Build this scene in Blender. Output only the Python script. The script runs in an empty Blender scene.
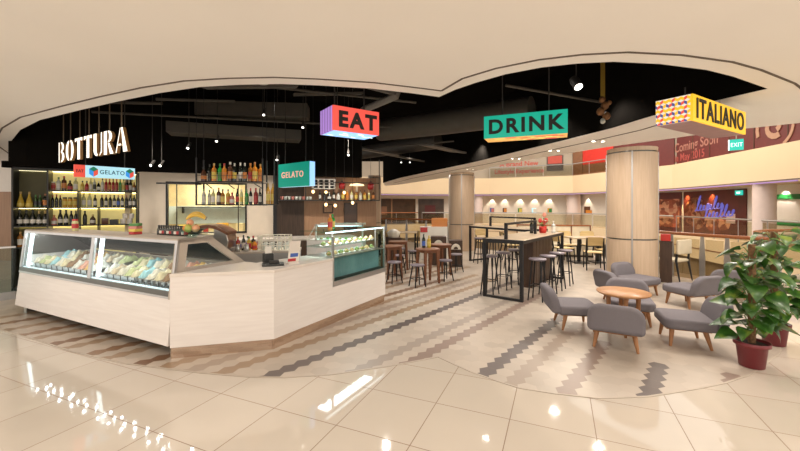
import bpy, bmesh, math, random
from mathutils import Vector, Matrix
random.seed(7)
PI = math.pi
SC = bpy.context.scene
COL = SC.collection
R = math.radians

# ------------------------------------------------------------------ materials
def nset(nt, a, b):
    nt.links.new(a, b)

def mat(name, col, rough=0.5, metal=0.0, emit=None, es=0.0, var=0.06, vscale=6.0, spec=0.5, bump=0.0, coat=0.0, stretch=None):
    m = bpy.data.materials.new(name); m.use_nodes = True
    nt = m.node_tree; b = nt.nodes['Principled BSDF']
    b.inputs['Roughness'].default_value = rough
    b.inputs['Metallic'].default_value = metal
    b.inputs['Specular IOR Level'].default_value = spec
    b.inputs['Coat Weight'].default_value = coat
    c = (col[0], col[1], col[2], 1)
    if var > 0:
        tc = nt.nodes.new('ShaderNodeTexCoord'); nz = nt.nodes.new('ShaderNodeTexNoise')
        nz.inputs['Scale'].default_value = vscale; nz.inputs['Detail'].default_value = 4
        if stretch:
            mp = nt.nodes.new('ShaderNodeMapping'); mp.inputs['Scale'].default_value = stretch
            nset(nt, tc.outputs['Object'], mp.inputs[0]); nset(nt, mp.outputs[0], nz.inputs[0])
        else:
            nset(nt, tc.outputs['Object'], nz.inputs[0])
        r = nt.nodes.new('ShaderNodeValToRGB')
        r.color_ramp.elements[0].position = 0.3; r.color_ramp.elements[1].position = 0.7
        r.color_ramp.elements[0].color = tuple(max(0, x*(1-var)) for x in col)+(1,)
        r.color_ramp.elements[1].color = tuple(min(1, x*(1+var)) for x in col)+(1,)
        nset(nt, nz.outputs[0], r.inputs[0]); nset(nt, r.outputs[0], b.inputs['Base Color'])
        if bump > 0:
            bp = nt.nodes.new('ShaderNodeBump'); bp.inputs['Strength'].default_value = bump; bp.inputs['Distance'].default_value = 0.01
            nset(nt, nz.outputs[0], bp.inputs['Height']); nset(nt, bp.outputs[0], b.inputs['Normal'])
    else:
        b.inputs['Base Color'].default_value = c
    if emit:
        b.inputs['Emission Color'].default_value = (emit[0], emit[1], emit[2], 1)
        b.inputs['Emission Strength'].default_value = es
    return m

def wood(name, c1, c2, scale=3.0, rough=0.4, axis='x', spec=0.4):
    s = {'x': (1, 14, 14), 'y': (14, 1, 14), 'z': (14, 14, 1)}[axis]
    m = mat(name, c1, rough, var=0.1, vscale=scale, spec=spec, stretch=s)
    r = [n for n in m.node_tree.nodes if n.type == 'VALTORGB'][0]
    r.color_ramp.elements[0].color = tuple(c1)+(1,); r.color_ramp.elements[1].color = tuple(c2)+(1,)
    return m

def mathn(nt, op, a, b=None, c=None):
    n = nt.nodes.new('ShaderNodeMath'); n.operation = op
    for i, x in enumerate((a, b, c)):
        if x is None: continue
        if hasattr(x, 'is_output'): nset(nt, x, n.inputs[i])
        else: n.inputs[i].default_value = x
    return n.outputs[0]

def glass(name, tint=(0.93, 0.97, 0.96), refl=0.10, rough=0.02):
    m = bpy.data.materials.new(name); m.use_nodes = True; nt = m.node_tree; nt.nodes.clear()
    o = nt.nodes.new('ShaderNodeOutputMaterial'); t = nt.nodes.new('ShaderNodeBsdfTransparent'); g = nt.nodes.new('ShaderNodeBsdfGlossy')
    mx = nt.nodes.new('ShaderNodeMixShader'); fr = nt.nodes.new('ShaderNodeFresnel'); fr.inputs[0].default_value = 1.3
    t.inputs[0].default_value = tint+(1,); g.inputs['Roughness'].default_value = rough
    ad = nt.nodes.new('ShaderNodeMath'); ad.operation = 'MULTIPLY_ADD'; ad.inputs[1].default_value = 0.7; ad.inputs[2].default_value = refl*0.3
    ge = nt.nodes.new('ShaderNodeNewGeometry'); ff = mathn(nt, 'SUBTRACT', 1.0, ge.outputs['Backfacing'])
    nset(nt, fr.outputs[0], ad.inputs[0]); nset(nt, mathn(nt, 'MULTIPLY', ad.outputs[0], ff), mx.inputs[0]); nset(nt, t.outputs[0], mx.inputs[1]); nset(nt, g.outputs[0], mx.inputs[2])
    nset(nt, mx.outputs[0], o.inputs[0])
    return m

M = {}
def glow(name, col, s):
    return mat(name, (col[0]*.5, col[1]*.5, col[2]*.5), 0.4, emit=col, es=s, var=0)

M['soffit'] = mat('soffit_paint', (0.90, 0.865, 0.82), 0.75, var=0.015, vscale=1.2)
M['groove'] = mat('groove_dark', (0.13, 0.10, 0.08), 0.8)
M['black'] = mat('black_paint', (0.009, 0.008, 0.007), 0.9, spec=0.0)
M['black2'] = mat('charcoal_paint', (0.045, 0.041, 0.037), 0.7, spec=0.3)
M['duct'] = mat('dark_duct', (0.075, 0.066, 0.055), 0.55, spec=0.4)
M['ductl'] = mat('grey_duct', (0.16, 0.145, 0.13), 0.5)
M['counter'] = wood('pale_grained_panel', (0.76, 0.70, 0.655), (0.82, 0.765, 0.72), 2.2, 0.38, 'x')
M['worktop'] = mat('pale_stone', (0.74, 0.67, 0.60), 0.25, var=0.04)
M['copper'] = mat('brushed_copper', (0.64, 0.50, 0.39), 0.22, 1.0, var=0.12, vscale=4, stretch=(1, 1, 20))
M['steel'] = mat('brushed_steel', (0.62, 0.60, 0.57), 0.28, 1.0, var=0.08, stretch=(1, 1, 12))
M['steeld'] = mat('dull_steel', (0.42, 0.41, 0.40), 0.4, 0.9)
M['steelk'] = mat('dark_steel', (0.13, 0.125, 0.11), 0.35, 0.6)
M['alu'] = mat('case_frame', (0.55, 0.53, 0.52), 0.32, 0.85)
M['taupe'] = mat('taupe_panel', (0.46, 0.39, 0.32), 0.5, var=0.04)
M['glass'] = glass('clear_glass', (0.96,0.985,0.98), 0.0)
M['glassg'] = glass('greenish_glass', (0.82, 0.93, 0.91), 0.05)
M['glassd'] = glass('rail_glass', (0.82, 0.80, 0.72), 0.10)
M['inner'] = mat('case_inner', (0.22, 0.245, 0.24), 0.35, 0.3)
M['innerd'] = mat('case_inner_dark', (0.03, 0.037, 0.035), 0.15)
M['teal'] = mat('teal_case_panel', (0.24, 0.345, 0.385), 0.25, var=0.25, vscale=2.0)
M['ledw'] = glow('led_cool', (0.80, 0.95, 1.0), 3.0)
M['leddot'] = glow('led_dot', (0.95, 0.97, 1.0), 60.0)
M['ledy'] = glow('led_warm', (1.0, 0.80, 0.36), 9.0)
M['olive'] = mat('olive_back', (0.115, 0.105, 0.045), 0.6)
M['yback'] = mat('backlit_shelf_panel', (0.5, 0.45, 0.25), 0.6, emit=(.80,.64,.22), es=.42)
M['shelfm'] = mat('shelf_black_metal', (0.02, 0.02, 0.018), 0.45)
M['white'] = mat('white_paint', (0.74, 0.68, 0.61), 0.55, var=0.02)
M['wtile'] = mat('cream_wall', (0.72, 0.62, 0.50), 0.5, var=0.03)
M['wpanel'] = wood('dark_wall_wood', (0.035, 0.021, 0.014), (0.065, 0.038, 0.025), 3, 0.5, 'z')
M['mpanel'] = wood('brown_wall_wood', (0.30, 0.17, 0.095), (0.38, 0.22, 0.125), 2, 0.5, 'z')
M['maple'] = wood('column_veneer', (0.50, 0.365, 0.25), (0.58, 0.435, 0.305), 2.2, 0.42, 'z')
M['walnut'] = wood('walnut', (0.16, 0.062, 0.03), (0.24, 0.10, 0.05), 3, 0.35, 'x')
M['walnutd'] = wood('dark_walnut', (0.045, 0.025, 0.017), (0.085, 0.048, 0.03), 3, 0.4, 'z')
M['handrail'] = wood('handrail_wood', (0.27, 0.085, 0.03), (0.36, 0.13, 0.05), 3, 0.25, 'x')
M['oak'] = wood('orange_oak', (0.42, 0.20, 0.085), (0.52, 0.27, 0.12), 3, 0.35, 'x')
M['oakleg'] = wood('oak_leg', (0.30, 0.13, 0.05), (0.38, 0.18, 0.075), 3, 0.35, 'z')
M['btop'] = wood('bar_top_wood', (0.40, 0.30, 0.20), (0.52, 0.41, 0.28), 2.5, 0.3, 'y')
M['ywood'] = wood('yellow_ply', (0.60, 0.42, 0.17), (0.70, 0.52, 0.25), 3, 0.4, 'x')
M['frameb'] = mat('black_steel', (0.022, 0.022, 0.024), 0.42, 0.4)
M['seatp'] = mat('purple_lit_seat', (0.20, 0.17, 0.20), 0.3, var=0.04)  # purple light on the dark seats is put into their colour
M['fabric'] = mat('grey_fabric', (0.178, 0.163, 0.176), 0.9, var=0.10, vscale=160, spec=0.15, bump=0.25)
M['cream'] = mat('cream_vinyl', (0.78, 0.68, 0.50), 0.5)
M['fascia'] = mat('cream_fascia', (0.66, 0.515, 0.335), 0.6, var=0.03, vscale=0.6)
M['redh'] = mat('red_hoarding', (0.10, 0.010, 0.009), 0.55, var=0.08)
M['redb'] = mat('bright_red', (0.55, 0.03, 0.02), 0.4)
M['greyh'] = mat('grey_hoarding', (0.32, 0.27, 0.21), 0.5, var=0.1, vscale=0.7)
M['brownh'] = mat('brown_hoarding', (0.22, 0.10, 0.05), 0.5, var=0.1)
M['pinkt'] = mat('dusky_letters', (0.33, 0.14, 0.105), 0.6)
M['redt'] = mat('red_letters', (0.42, 0.055, 0.035), 0.6)
M['dshop'] = mat('dark_shop', (0.06, 0.03, 0.016), 0.3, var=0.5, vscale=1.5)
M['lower'] = mat('lower_level', (0.22, 0.15, 0.08), 0.4, var=0.3, vscale=0.8)
M['greens'] = mat('green_stripe', (0.02, 0.22, 0.05), 0.4)
M['purple'] = glow('purple_led', (0.42, 0.25, 0.62), .45)
M['ledpinkcol'] = mat('far_column_led_tint', (0.66, 0.54, 0.50), 0.5, var=0.03)  # pink cast of the purple LED is put into the column colour
M['pot'] = mat('burgundy_pot', (0.17, 0.022, 0.028), 0.4, var=0.05)
M['soil'] = mat('soil', (0.03, 0.02, 0.012), 0.95, var=0.4, vscale=40)
M['moss'] = mat('coir_pole', (0.17, 0.09, 0.04), 0.95, var=0.4, vscale=50, bump=0.6)
M['stem'] = mat('green_stem', (0.10, 0.19, 0.04), 0.5)
M['basket'] = mat('white_basket', (0.75, 0.70, 0.58), 0.5)
M['petalr'] = mat('red_spathe', (0.55, 0.05, 0.04), 0.3)
M['petalp'] = mat('pink_spathe', (0.65, 0.25, 0.17), 0.3)
M['kwall'] = mat('kitchen_wall', (0.74, 0.61, 0.36), 0.5, var=0.1)
M['kcool'] = mat('kitchen_cool', (0.60, 0.70, 0.74), 0.4, var=0.06)
M['bulb'] = glow('warm_bulb', (1.0, 0.62, 0.28), 3.5)
M['spotlens'] = glow('spot_lens', (1.0, 0.95, 0.85), 6)
M['dlens'] = glow('downlight_lens', (1.0, 0.93, 0.80), 14)

def leafmat():
    m = mat('variegated_leaf', (0.06, 0.16, 0.02), 0.35, var=0.0)
    nt = m.node_tree; b = nt.nodes['Principled BSDF']
    tc = nt.nodes.new('ShaderNodeTexCoord'); nz = nt.nodes.new('ShaderNodeTexNoise'); nz.inputs['Scale'].default_value = 9; nz.inputs['Detail'].default_value = 5
    r = nt.nodes.new('ShaderNodeValToRGB'); e = r.color_ramp.elements
    e[0].position = 0.40; e[0].color = (0.020, 0.070, 0.009, 1); e[1].position = 0.68; e[1].color = (0.18, 0.25, 0.03, 1)
    x = e.new(0.55); x.color = (0.04, 0.125, 0.015, 1)
    nset(nt, tc.outputs['Object'], nz.inputs[0]); nset(nt, nz.outputs[0], r.inputs[0]); nset(nt, r.outputs[0], b.inputs['Base Color'])
    return m
M['leaf'] = leafmat()

def tile_material():
    m = bpy.data.materials.new('cream_floor_tile'); m.use_nodes = True; nt = m.node_tree; b = nt.nodes['Principled BSDF']
    tc = nt.nodes.new('ShaderNodeTexCoord'); sp = nt.nodes.new('ShaderNodeSeparateXYZ'); nset(nt, tc.outputs['Object'], sp.inputs[0])
    th = -0.405; s = 0.605; ox, oy = -0.4875, 2.829
    X = mathn(nt, 'SUBTRACT', sp.outputs[0], ox); Y = mathn(nt, 'SUBTRACT', sp.outputs[1], oy)
    a = mathn(nt, 'MULTIPLY_ADD', X, math.cos(th)/s, mathn(nt, 'MULTIPLY', Y, math.sin(th)/s))
    c = mathn(nt, 'MULTIPLY_ADD', X, -math.sin(th)/s, mathn(nt, 'MULTIPLY', Y, math.cos(th)/s))
    def edge(t):
        f = mathn(nt, 'FRACT', mathn(nt, 'ADD', t, 100.5)); d = mathn(nt, 'ABSOLUTE', mathn(nt, 'SUBTRACT', f, 0.5))
        return mathn(nt, 'LESS_THAN', d, 0.0055)
    g = mathn(nt, 'MAXIMUM', edge(a), edge(c))
    cb = nt.nodes.new('ShaderNodeCombineXYZ'); nset(nt, mathn(nt, 'FLOOR', a), cb.inputs[0]); nset(nt, mathn(nt, 'FLOOR', c), cb.inputs[1])
    wn = nt.nodes.new('ShaderNodeTexWhiteNoise'); nset(nt, cb.outputs[0], wn.inputs[0])
    nz = nt.nodes.new('ShaderNodeTexNoise'); nz.inputs['Scale'].default_value = 2.0; nz.inputs['Detail'].default_value = 6; nset(nt, tc.outputs['Object'], nz.inputs[0])
    t = mathn(nt, 'MULTIPLY_ADD', wn.outputs[0], 0.35, mathn(nt, 'MULTIPLY', nz.outputs[0], 0.6))
    r = nt.nodes.new('ShaderNodeValToRGB'); r.color_ramp.elements[0].color = (0.525, 0.46, 0.385, 1); r.color_ramp.elements[1].color = (0.605, 0.54, 0.46, 1)
    nset(nt, t, r.inputs[0])
    mx = nt.nodes.new('ShaderNodeMix'); mx.data_type = 'RGBA'; nset(nt, g, mx.inputs[0]); nset(nt, r.outputs[0], mx.inputs[6]); mx.inputs[7].default_value = (0.20, 0.12, 0.07, 1)
    nset(nt, mx.outputs[2], b.inputs['Base Color'])
    nset(nt, mathn(nt, 'MULTIPLY_ADD', g, 0.4, 0.045), b.inputs['Roughness'])
    b.inputs['Specular IOR Level'].default_value = 0.6
    return m

def hex_material():
    m = bpy.data.materials.new('hexagon_floor_tile'); m.use_nodes = True; nt = m.node_tree; b = nt.nodes['Principled BSDF']
    tc = nt.nodes.new('ShaderNodeTexCoord'); sp = nt.nodes.new('ShaderNodeSeparateXYZ'); nset(nt, tc.outputs['Object'], sp.inputs[0])
    p = 0.168; an = R(50); H = 0.8660254
    X, Y = sp.outputs[0], sp.outputs[1]
    a = mathn(nt, 'MULTIPLY_ADD', X, math.cos(an)/p, mathn(nt, 'MULTIPLY', Y, math.sin(an)/p))
    d = mathn(nt, 'MULTIPLY_ADD', X, math.sin(an)/p, mathn(nt, 'MULTIPLY', Y, -math.cos(an)/p))
    d = mathn(nt, 'ADD', d, 3.325/p)          # row 0 is the dark grey stripe
    a = mathn(nt, 'ADD', a, 200.0); d = mathn(nt, 'ADD', d, 2*H*100)
    def lat(off):
        u = mathn(nt, 'SUBTRACT', a, 0.5*off); w = mathn(nt, 'SUBTRACT', d, H*off)
        iu = mathn(nt, 'ROUND', u); iw = mathn(nt, 'ROUND', mathn(nt, 'DIVIDE', w, 2*H))
        du = mathn(nt, 'SUBTRACT', u, iu); dw = mathn(nt, 'SUBTRACT', w, mathn(nt, 'MULTIPLY', iw, 2*H))
        dist = mathn(nt, 'ADD', mathn(nt, 'MULTIPLY', du, du), mathn(nt, 'MULTIPLY', dw, dw))
        row = mathn(nt, 'MULTIPLY_ADD', iw, 2.0, off)
        return iu, row, du, dw, dist
    A = lat(0.0); B = lat(1.0)
    k = mathn(nt, 'LESS_THAN', B[4], A[4])
    def pick(i):
        return mathn(nt, 'ADD', mathn(nt, 'MULTIPLY', k, B[i]), mathn(nt, 'MULTIPLY', mathn(nt, 'SUBTRACT', 1.0, k), A[i]))
    iu, row, du, dw = (pick(i) for i in range(4))
    row = mathn(nt, 'SUBTRACT', row, 200.0)
    au = mathn(nt, 'ABSOLUTE', du); aw = mathn(nt, 'ABSOLUTE', dw)
    hd = mathn(nt, 'MAXIMUM', au, mathn(nt, 'MULTIPLY_ADD', aw, H, mathn(nt, 'MULTIPLY', au, 0.5)))
    grout = mathn(nt, 'GREATER_THAN', hd, 0.492)
    t = mathn(nt, 'DIVIDE', mathn(nt, 'ADD', row, 40.5), 80.0)
    DK, GB, BR, LB, TN = (0.125, 0.10, 0.092), (0.34, 0.285, 0.24), (0.27, 0.20, 0.165), (0.35, 0.28, 0.225), (0.31, 0.215, 0.14)
    WB, DB = (0.24, 0.14, 0.08), (0.19, 0.105, 0.06)
    # stripe row: (colour, how far it runs along the stripe direction in metres)
    rows = {0: (DK, 8), 4: (GB, 7), 6: (BR, 8), 11: (DK, 6.4), 13: (LB, 5.6), 16: (BR, 5.1), 20: (DK, 4.75), 24: (BR, 4.98), -3: (TN, 8), -5: (LB, 8), -7: (TN, 8), -9: (DB, 7), -12: (TN, 9), -14: (WB, 9), -17: (TN, 9), -19: (DB, 9), -22: (TN, 9), -24: (WB, 9), -27: (TN, 9), -30: (WB, 9), -33: (TN, 9)}
    base = (0.475, 0.405, 0.335)
    mxprev = None
    wn = nt.nodes.new('ShaderNodeTexWhiteNoise'); cb = nt.nodes.new('ShaderNodeCombineXYZ'); nset(nt, iu, cb.inputs[0]); nset(nt, row, cb.inputs[1]); nset(nt, cb.outputs[0], wn.inputs[0])
    rb = nt.nodes.new('ShaderNodeValToRGB'); rb.color_ramp.elements[0].color = tuple(x*0.90 for x in base)+(1,); rb.color_ramp.elements[1].color = tuple(x*1.06 for x in base)+(1,)
    nset(nt, wn.outputs[0], rb.inputs[0])
    cur = rb.outputs[0]
    for r_, (c_, lim) in rows.items():
        hit = mathn(nt, 'LESS_THAN', mathn(nt, 'ABSOLUTE', mathn(nt, 'SUBTRACT', row, float(r_))), 0.4)
        hit = mathn(nt, 'MULTIPLY', hit, mathn(nt, 'LESS_THAN', iu, 200.0+lim/p))
        mx = nt.nodes.new('ShaderNodeMix'); mx.data_type = 'RGBA'; nset(nt, hit, mx.inputs[0]); nset(nt, cur, mx.inputs[6]); mx.inputs[7].default_value = c_+(1,)
        cur = mx.outputs[2]
    mx = nt.nodes.new('ShaderNodeMix'); mx.data_type = 'RGBA'; nset(nt, mathn(nt, 'MULTIPLY', grout, 0.35), mx.inputs[0]); nset(nt, cur, mx.inputs[6]); mx.inputs[7].default_value = (0.38, 0.28, 0.20, 1)
    nset(nt, mx.outputs[2], b.inputs['Base Color']); b.inputs['Roughness'].default_value = 0.34; b.inputs['Specular IOR Level'].default_value = 0.45
    return m
M['tile'] = tile_material(); M['hex'] = hex_material()

# ------------------------------------------------------------------ mesh builder
class MB:
    def __init__(s): s.v = []; s.f = []; s.sm = []; s.mi = []
    def add(s, vs, fs, smooth=False, m=0):
        b = len(s.v); s.v += [tuple(v) for v in vs]
        for f in fs: s.f.append(tuple(b+i for i in f)); s.sm.append(smooth); s.mi.append(m)
        return s
    def box(s, x0, x1, y0, y1, z0, z1, m=0):
        return s.add([(x0,y0,z0),(x1,y0,z0),(x1,y1,z0),(x0,y1,z0),(x0,y0,z1),(x1,y0,z1),(x1,y1,z1),(x0,y1,z1)],
                     [(0,3,2,1),(4,5,6,7),(0,1,5,4),(1,2,6,5),(2,3,7,6),(3,0,4,7)], False, m)
    def bar(s, p, q, w, h=None, w2=None, m=0):
        p, q = Vector(p), Vector(q); d = (q-p).normalized(); h = h or w; k = (w2/w) if w2 else 1
        a = Vector((0,0,1)) if abs(d.z) < 0.95 else Vector((0,1,0))
        r = d.cross(a).normalized(); u = r.cross(d).normalized()
        vs = [p+r*w/2*sx+u*h/2*sy for sx, sy in ((-1,-1),(1,-1),(1,1),(-1,1))]+[q+r*w/2*k*sx+u*h/2*k*sy for sx, sy in ((-1,-1),(1,-1),(1,1),(-1,1))]
        return s.add(vs, [(0,1,2,3),(7,6,5,4),(0,4,5,1),(1,5,6,2),(2,6,7,3),(3,7,4,0)], False, m)
    def tube(s, pts, r, n=8, m=0, caps=True):
        pts = [Vector(p) for p in pts]; rs = r if isinstance(r, (list, tuple)) else [r]*len(pts)
        vs, fs = [], []; pr = None
        for i, p in enumerate(pts):
            d = (pts[min(i+1, len(pts)-1)]-pts[max(i-1, 0)]).normalized()
            if pr is None:
                a = Vector((0,0,1)) if abs(d.z) < 0.9 else Vector((1,0,0)); pr = d.cross(a).normalized()
            else: pr = (pr-d*pr.dot(d)).normalized()
            u = d.cross(pr)
            for j in range(n):
                t = 2*PI*j/n; vs.append(p+(pr*math.cos(t)+u*math.sin(t))*rs[i])
        for i in range(len(pts)-1):
            for j in range(n):
                k = (j+1) % n; fs.append((i*n+j, i*n+k, (i+1)*n+k, (i+1)*n+j))
        s.add(vs, fs, True, m)
        if caps:
            s.add(vs[:n],[tuple(range(n-1,-1,-1))],False,m); s.add(vs[-n:],[tuple(range(n))],False,m)
        return s
    def lathe(s, prof, c=(0,0,0), n=16, m=0, sy=1.0):
        vs, fs = [], []
        for r, z in prof:
            for j in range(n): vs.append((c[0]+r*math.cos(2*PI*j/n), c[1]+r*sy*math.sin(2*PI*j/n), c[2]+z))
        for i in range(len(prof)-1):
            for j in range(n):
                k = (j+1) % n; fs.append((i*n+j, i*n+k, (i+1)*n+k, (i+1)*n+j))
        s.add(vs, fs, True, m)
        if prof[0][0] > 1e-4: s.add(vs[:n],[tuple(range(n-1,-1,-1))],False,m)
        if prof[-1][0] > 1e-4: s.add(vs[-n:],[tuple(range(n))],False,m)
        return s
    def prism(s, poly, a0, a1, ax='z', m=0, smooth=False):
        n = len(poly)
        def P(p, a): return {'z': (p[0], p[1], a), 'y': (p[0], a, p[1]), 'x': (a, p[0], p[1])}[ax]
        vs = [P(p, a0) for p in poly]+[P(p, a1) for p in poly]
        s.add(vs, [tuple(range(n-1,-1,-1)), tuple(range(n, 2*n))], False, m)
        b = len(s.v)-2*n
        for i in range(n):
            j = (i+1) % n; s.f.append((b+i, b+j, b+n+j, b+n+i)); s.sm.append(smooth); s.mi.append(m)
        return s
    def ell(s, c, r, n=12, k=8, m=0):
        prof = [(max(1e-5, math.sin(PI*i/k)), -math.cos(PI*i/k)) for i in range(k+1)]
        vs, fs = [], []
        for pr, z in prof:
            for j in range(n): vs.append((c[0]+r[0]*pr*math.cos(2*PI*j/n), c[1]+r[1]*pr*math.sin(2*PI*j/n), c[2]+r[2]*z))
        for i in range(k):
            for j in range(n): fs.append((i*n+j, i*n+(j+1) % n, (i+1)*n+(j+1) % n, (i+1)*n+j))
        return s.add(vs, fs, True, m)
    def quad(s, a, b, c, d, m=0): return s.add([a, b, c, d], [(0,1,2,3)], False, m)
    def build(s, name, mats, parent=None, bevel=0, seg=2, sub=0, loc=None, rz=0, rot=None):
        me = bpy.data.meshes.new(name); me.from_pydata(s.v, [], s.f); me.update()
        for mm in (mats if isinstance(mats, (list, tuple)) else [mats]): me.materials.append(M[mm] if isinstance(mm, str) else mm)
        me.polygons.foreach_set('use_smooth', s.sm); me.polygons.foreach_set('material_index', s.mi)
        bm = bmesh.new(); bm.from_mesh(me); bmesh.ops.recalc_face_normals(bm, faces=bm.faces); bm.to_mesh(me); bm.free()
        o = bpy.data.objects.new(name, me); COL.objects.link(o)
        if parent: o.parent = parent
        if loc: o.location = loc
        if rz: o.rotation_euler = (0, 0, rz)
        if rot: o.rotation_euler = rot
        if bevel:
            md = o.modifiers.new('bevel', 'BEVEL'); md.width = bevel; md.segments = seg; md.limit_method = 'ANGLE'; md.angle_limit = R(40)
            if seg > 2:
                for p in me.polygons: p.use_smooth = True
                md.harden_normals = False
        if sub:
            md = o.modifiers.new('sub', 'SUBSURF'); md.levels = sub; md.render_levels = sub
            for p in me.polygons: p.use_smooth = True
        return o

def tag(o, label, cat, group=None, kind=None):
    o['label'] = label; o['category'] = cat
    if group: o['group'] = group
    if kind: o['kind'] = kind
    return o
def thing(name, label, cat, loc=(0,0,0), rz=0, group=None):
    o = bpy.data.objects.new(name, None); COL.objects.link(o); o.empty_display_size = 0.1
    o.location = loc; o.rotation_euler = (0, 0, rz)
    return tag(o, label, cat, group)
def struct(o):
    o['kind'] = 'structure'; return o
def dup(root, loc, rz, label, group=None):
    r = root.copy(); COL.objects.link(r); r.location = loc; r.rotation_euler = (0, 0, rz); r['label'] = label
    if group: r['group'] = group
    for ch in root.children:
        c = ch.copy(); COL.objects.link(c); c.parent = r
        for g in ch.children:
            d = g.copy(); COL.objects.link(d); d.parent = c
    return r
def face(fx, fy): return math.atan2(fy, fx)-PI/2      # rz that turns local +y to (fx, fy)
def along(P, Q): return math.atan2(Q[1]-P[1], Q[0]-P[0])
ORD = 'first second third fourth fifth sixth seventh eighth ninth tenth eleventh twelfth thirteenth fourteenth fifteenth sixteenth seventeenth eighteenth nineteenth twentieth twenty-first twenty-second twenty-third twenty-fourth twenty-fifth twenty-sixth'.split()

_txt = {}
def text(s, size, name, m, parent=None, loc=(0,0,0), ext=0.004, off=0.0, sx=1.0, space=1.0, center=True, rz=0, shear=0):
    cu = bpy.data.curves.new('t', 'FONT'); cu.body = s; cu.size = size; cu.extrude = ext; cu.offset = off; cu.space_character = space; cu.shear = shear
    cu.align_x = 'CENTER' if center else 'LEFT'; cu.resolution_u = 4
    ob = bpy.data.objects.new('t', cu); COL.objects.link(ob)
    dg = bpy.context.evaluated_depsgraph_get(); me = bpy.data.meshes.new_from_object(ob.evaluated_get(dg))
    bpy.data.objects.remove(ob); bpy.data.curves.remove(cu)
    for v in me.vertices: x, y, z = v.co; v.co = (x*sx, -z, y)
    me.name = name; me.materials.clear(); me.materials.append(M[m] if isinstance(m, str) else m)
    o = bpy.data.objects.new(name, me); COL.objects.link(o)
    if parent: o.parent = parent
    o.location = loc; o.rotation_euler = (0, 0, rz)
    return o

def polyobj(name, pts, z0, z1, m, parent=None):
    bm = bmesh.new(); vs = [bm.verts.new((x, y, z0)) for x, y in pts]
    es = [bm.edges.new((vs[i], vs[(i+1) % len(vs)])) for i in range(len(vs))]
    r = bmesh.ops.triangle_fill(bm, edges=es, use_beauty=True)
    fs = [f for f in r['geom'] if isinstance(f, bmesh.types.BMFace)]
    if abs(z1-z0) > 1e-6:
        e = bmesh.ops.extrude_face_region(bm, geom=fs)
        for v in [x for x in e['geom'] if isinstance(x, bmesh.types.BMVert)]: v.co.z = z1
    bmesh.ops.recalc_face_normals(bm, faces=bm.faces)
    me = bpy.data.meshes.new(name); bm.to_mesh(me); bm.free(); me.materials.append(M[m])
    o = bpy.data.objects.new(name, me); COL.objects.link(o)
    if parent: o.parent = parent
    return o

def ribbon(name, pts, z0, z1, t, m, parent=None):           # an upright strip of thickness t along a plan line
    b = MB(); n = len(pts); offs = []
    for i in range(n):
        a = Vector(pts[max(i-1,0)]); c = Vector(pts[min(i+1,n-1)]); d = (c-a).normalized(); offs.append(Vector((-d.y, d.x))*t)
    vs = []
    for i, p in enumerate(pts):
        q = Vector(p)+offs[i]
        vs += [(p[0],p[1],z0),(q.x,q.y,z0),(q.x,q.y,z1),(p[0],p[1],z1)]
    fs = [(0,1,2,3), tuple(4*(n-1)+k for k in (3,2,1,0))]
    for i in range(n-1):
        for k in range(4): fs.append((4*i+k, 4*i+(k+1)%4, 4*i+4+(k+1)%4, 4*i+4+k))
    return b.add(vs, fs).build(name, m, parent)

# ------------------------------------------------------------------ the shell
front = [(-9.7,9.6),(-7.76,7.34),(-6.14,5.98),(-5.14,5.28),(-4.09,4.73),(-3.27,4.32),(-2.6,4.01),(-2.06,3.81),(-1.62,3.74),(-1.2,3.715),(-.82,3.76),(-.31,3.86),(.15,4.03),(.44,4.16),(.58,3.9),(.75,3.68),(.98,3.44),(1.25,3.27),(1.52,3.18),(1.81,3.14),(2.24,3.19),(2.76,3.33),(3.15,3.5),(3.85,3.87)]
stripnear = [(3.62,4.5),(3.44,5.05),(3.35,5.85),(3.1,6.84),(2.69,8.28),(2.04,10.6),(1.08,13.3),(0,16.4),(-.9,20)]
stripfar = [(-.9,23),(0,21.5),(2.2,15.6),(3.08,10.75),(4.32,7.72),(4.84,6.9),(5.36,5.98),(5.9,5.47),(7,4.7),(9,3.4),(14,1.0)]
outline = [(-14,-4.5)]+[(14,-4.5)]+stripfar[::-1]+stripnear[::-1]+front[::-1]+[(-12,11.5),(-14,11.5)]
ZC = 2.9
c = struct(polyobj('ceiling', outline, ZC, ZC+0.14, 'soffit'))
def inset(pts, d):
    out = []
    for i in range(len(pts)):
        a = Vector(pts[max(i-1,0)]); b = Vector(pts[min(i+1,len(pts)-1)]); t = (b-a).normalized(); out.append((pts[i][0]+t.y*d, pts[i][1]-t.x*d))
    return out
def flat(name, pts, w, z0, z1, m):
    a = inset(pts, -w/2); b = inset(pts, w/2)
    return polyobj(name, a+b[::-1], z0, z1, m)
g1 = inset(front, 0.20)
i1 = [p for p, q in zip(g1, front) if q[0] < 0.30]+[(.44,3.93)]
i2 = [(.44,3.93)]+[p for p, q in zip(g1, front) if q[0] > 0.6]
struct(flat('trim_1', i1, 0.022, ZC-0.006, ZC+0.02, 'groove')); struct(flat('trim_2', i2+[(4.4,4.0)], 0.022, ZC-0.006, ZC+0.02, 'groove'))
struct(flat('trim_3', [(x+.55*min(1,y/6), y+.12) for x, y in stripnear], 0.03, ZC-0.006, ZC+0.02, 'groove'))
# black void above the cafe
void = front+stripnear
struct(ribbon('wall_void', front+stripnear, ZC+0.004, 4.3, 0.02, 'black'))
struct(polyobj('ceiling_void', [(-11,2.6),(5.2,2.6),(5.2,22),(-11,22)], 4.3, 4.4, 'black'))

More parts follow.
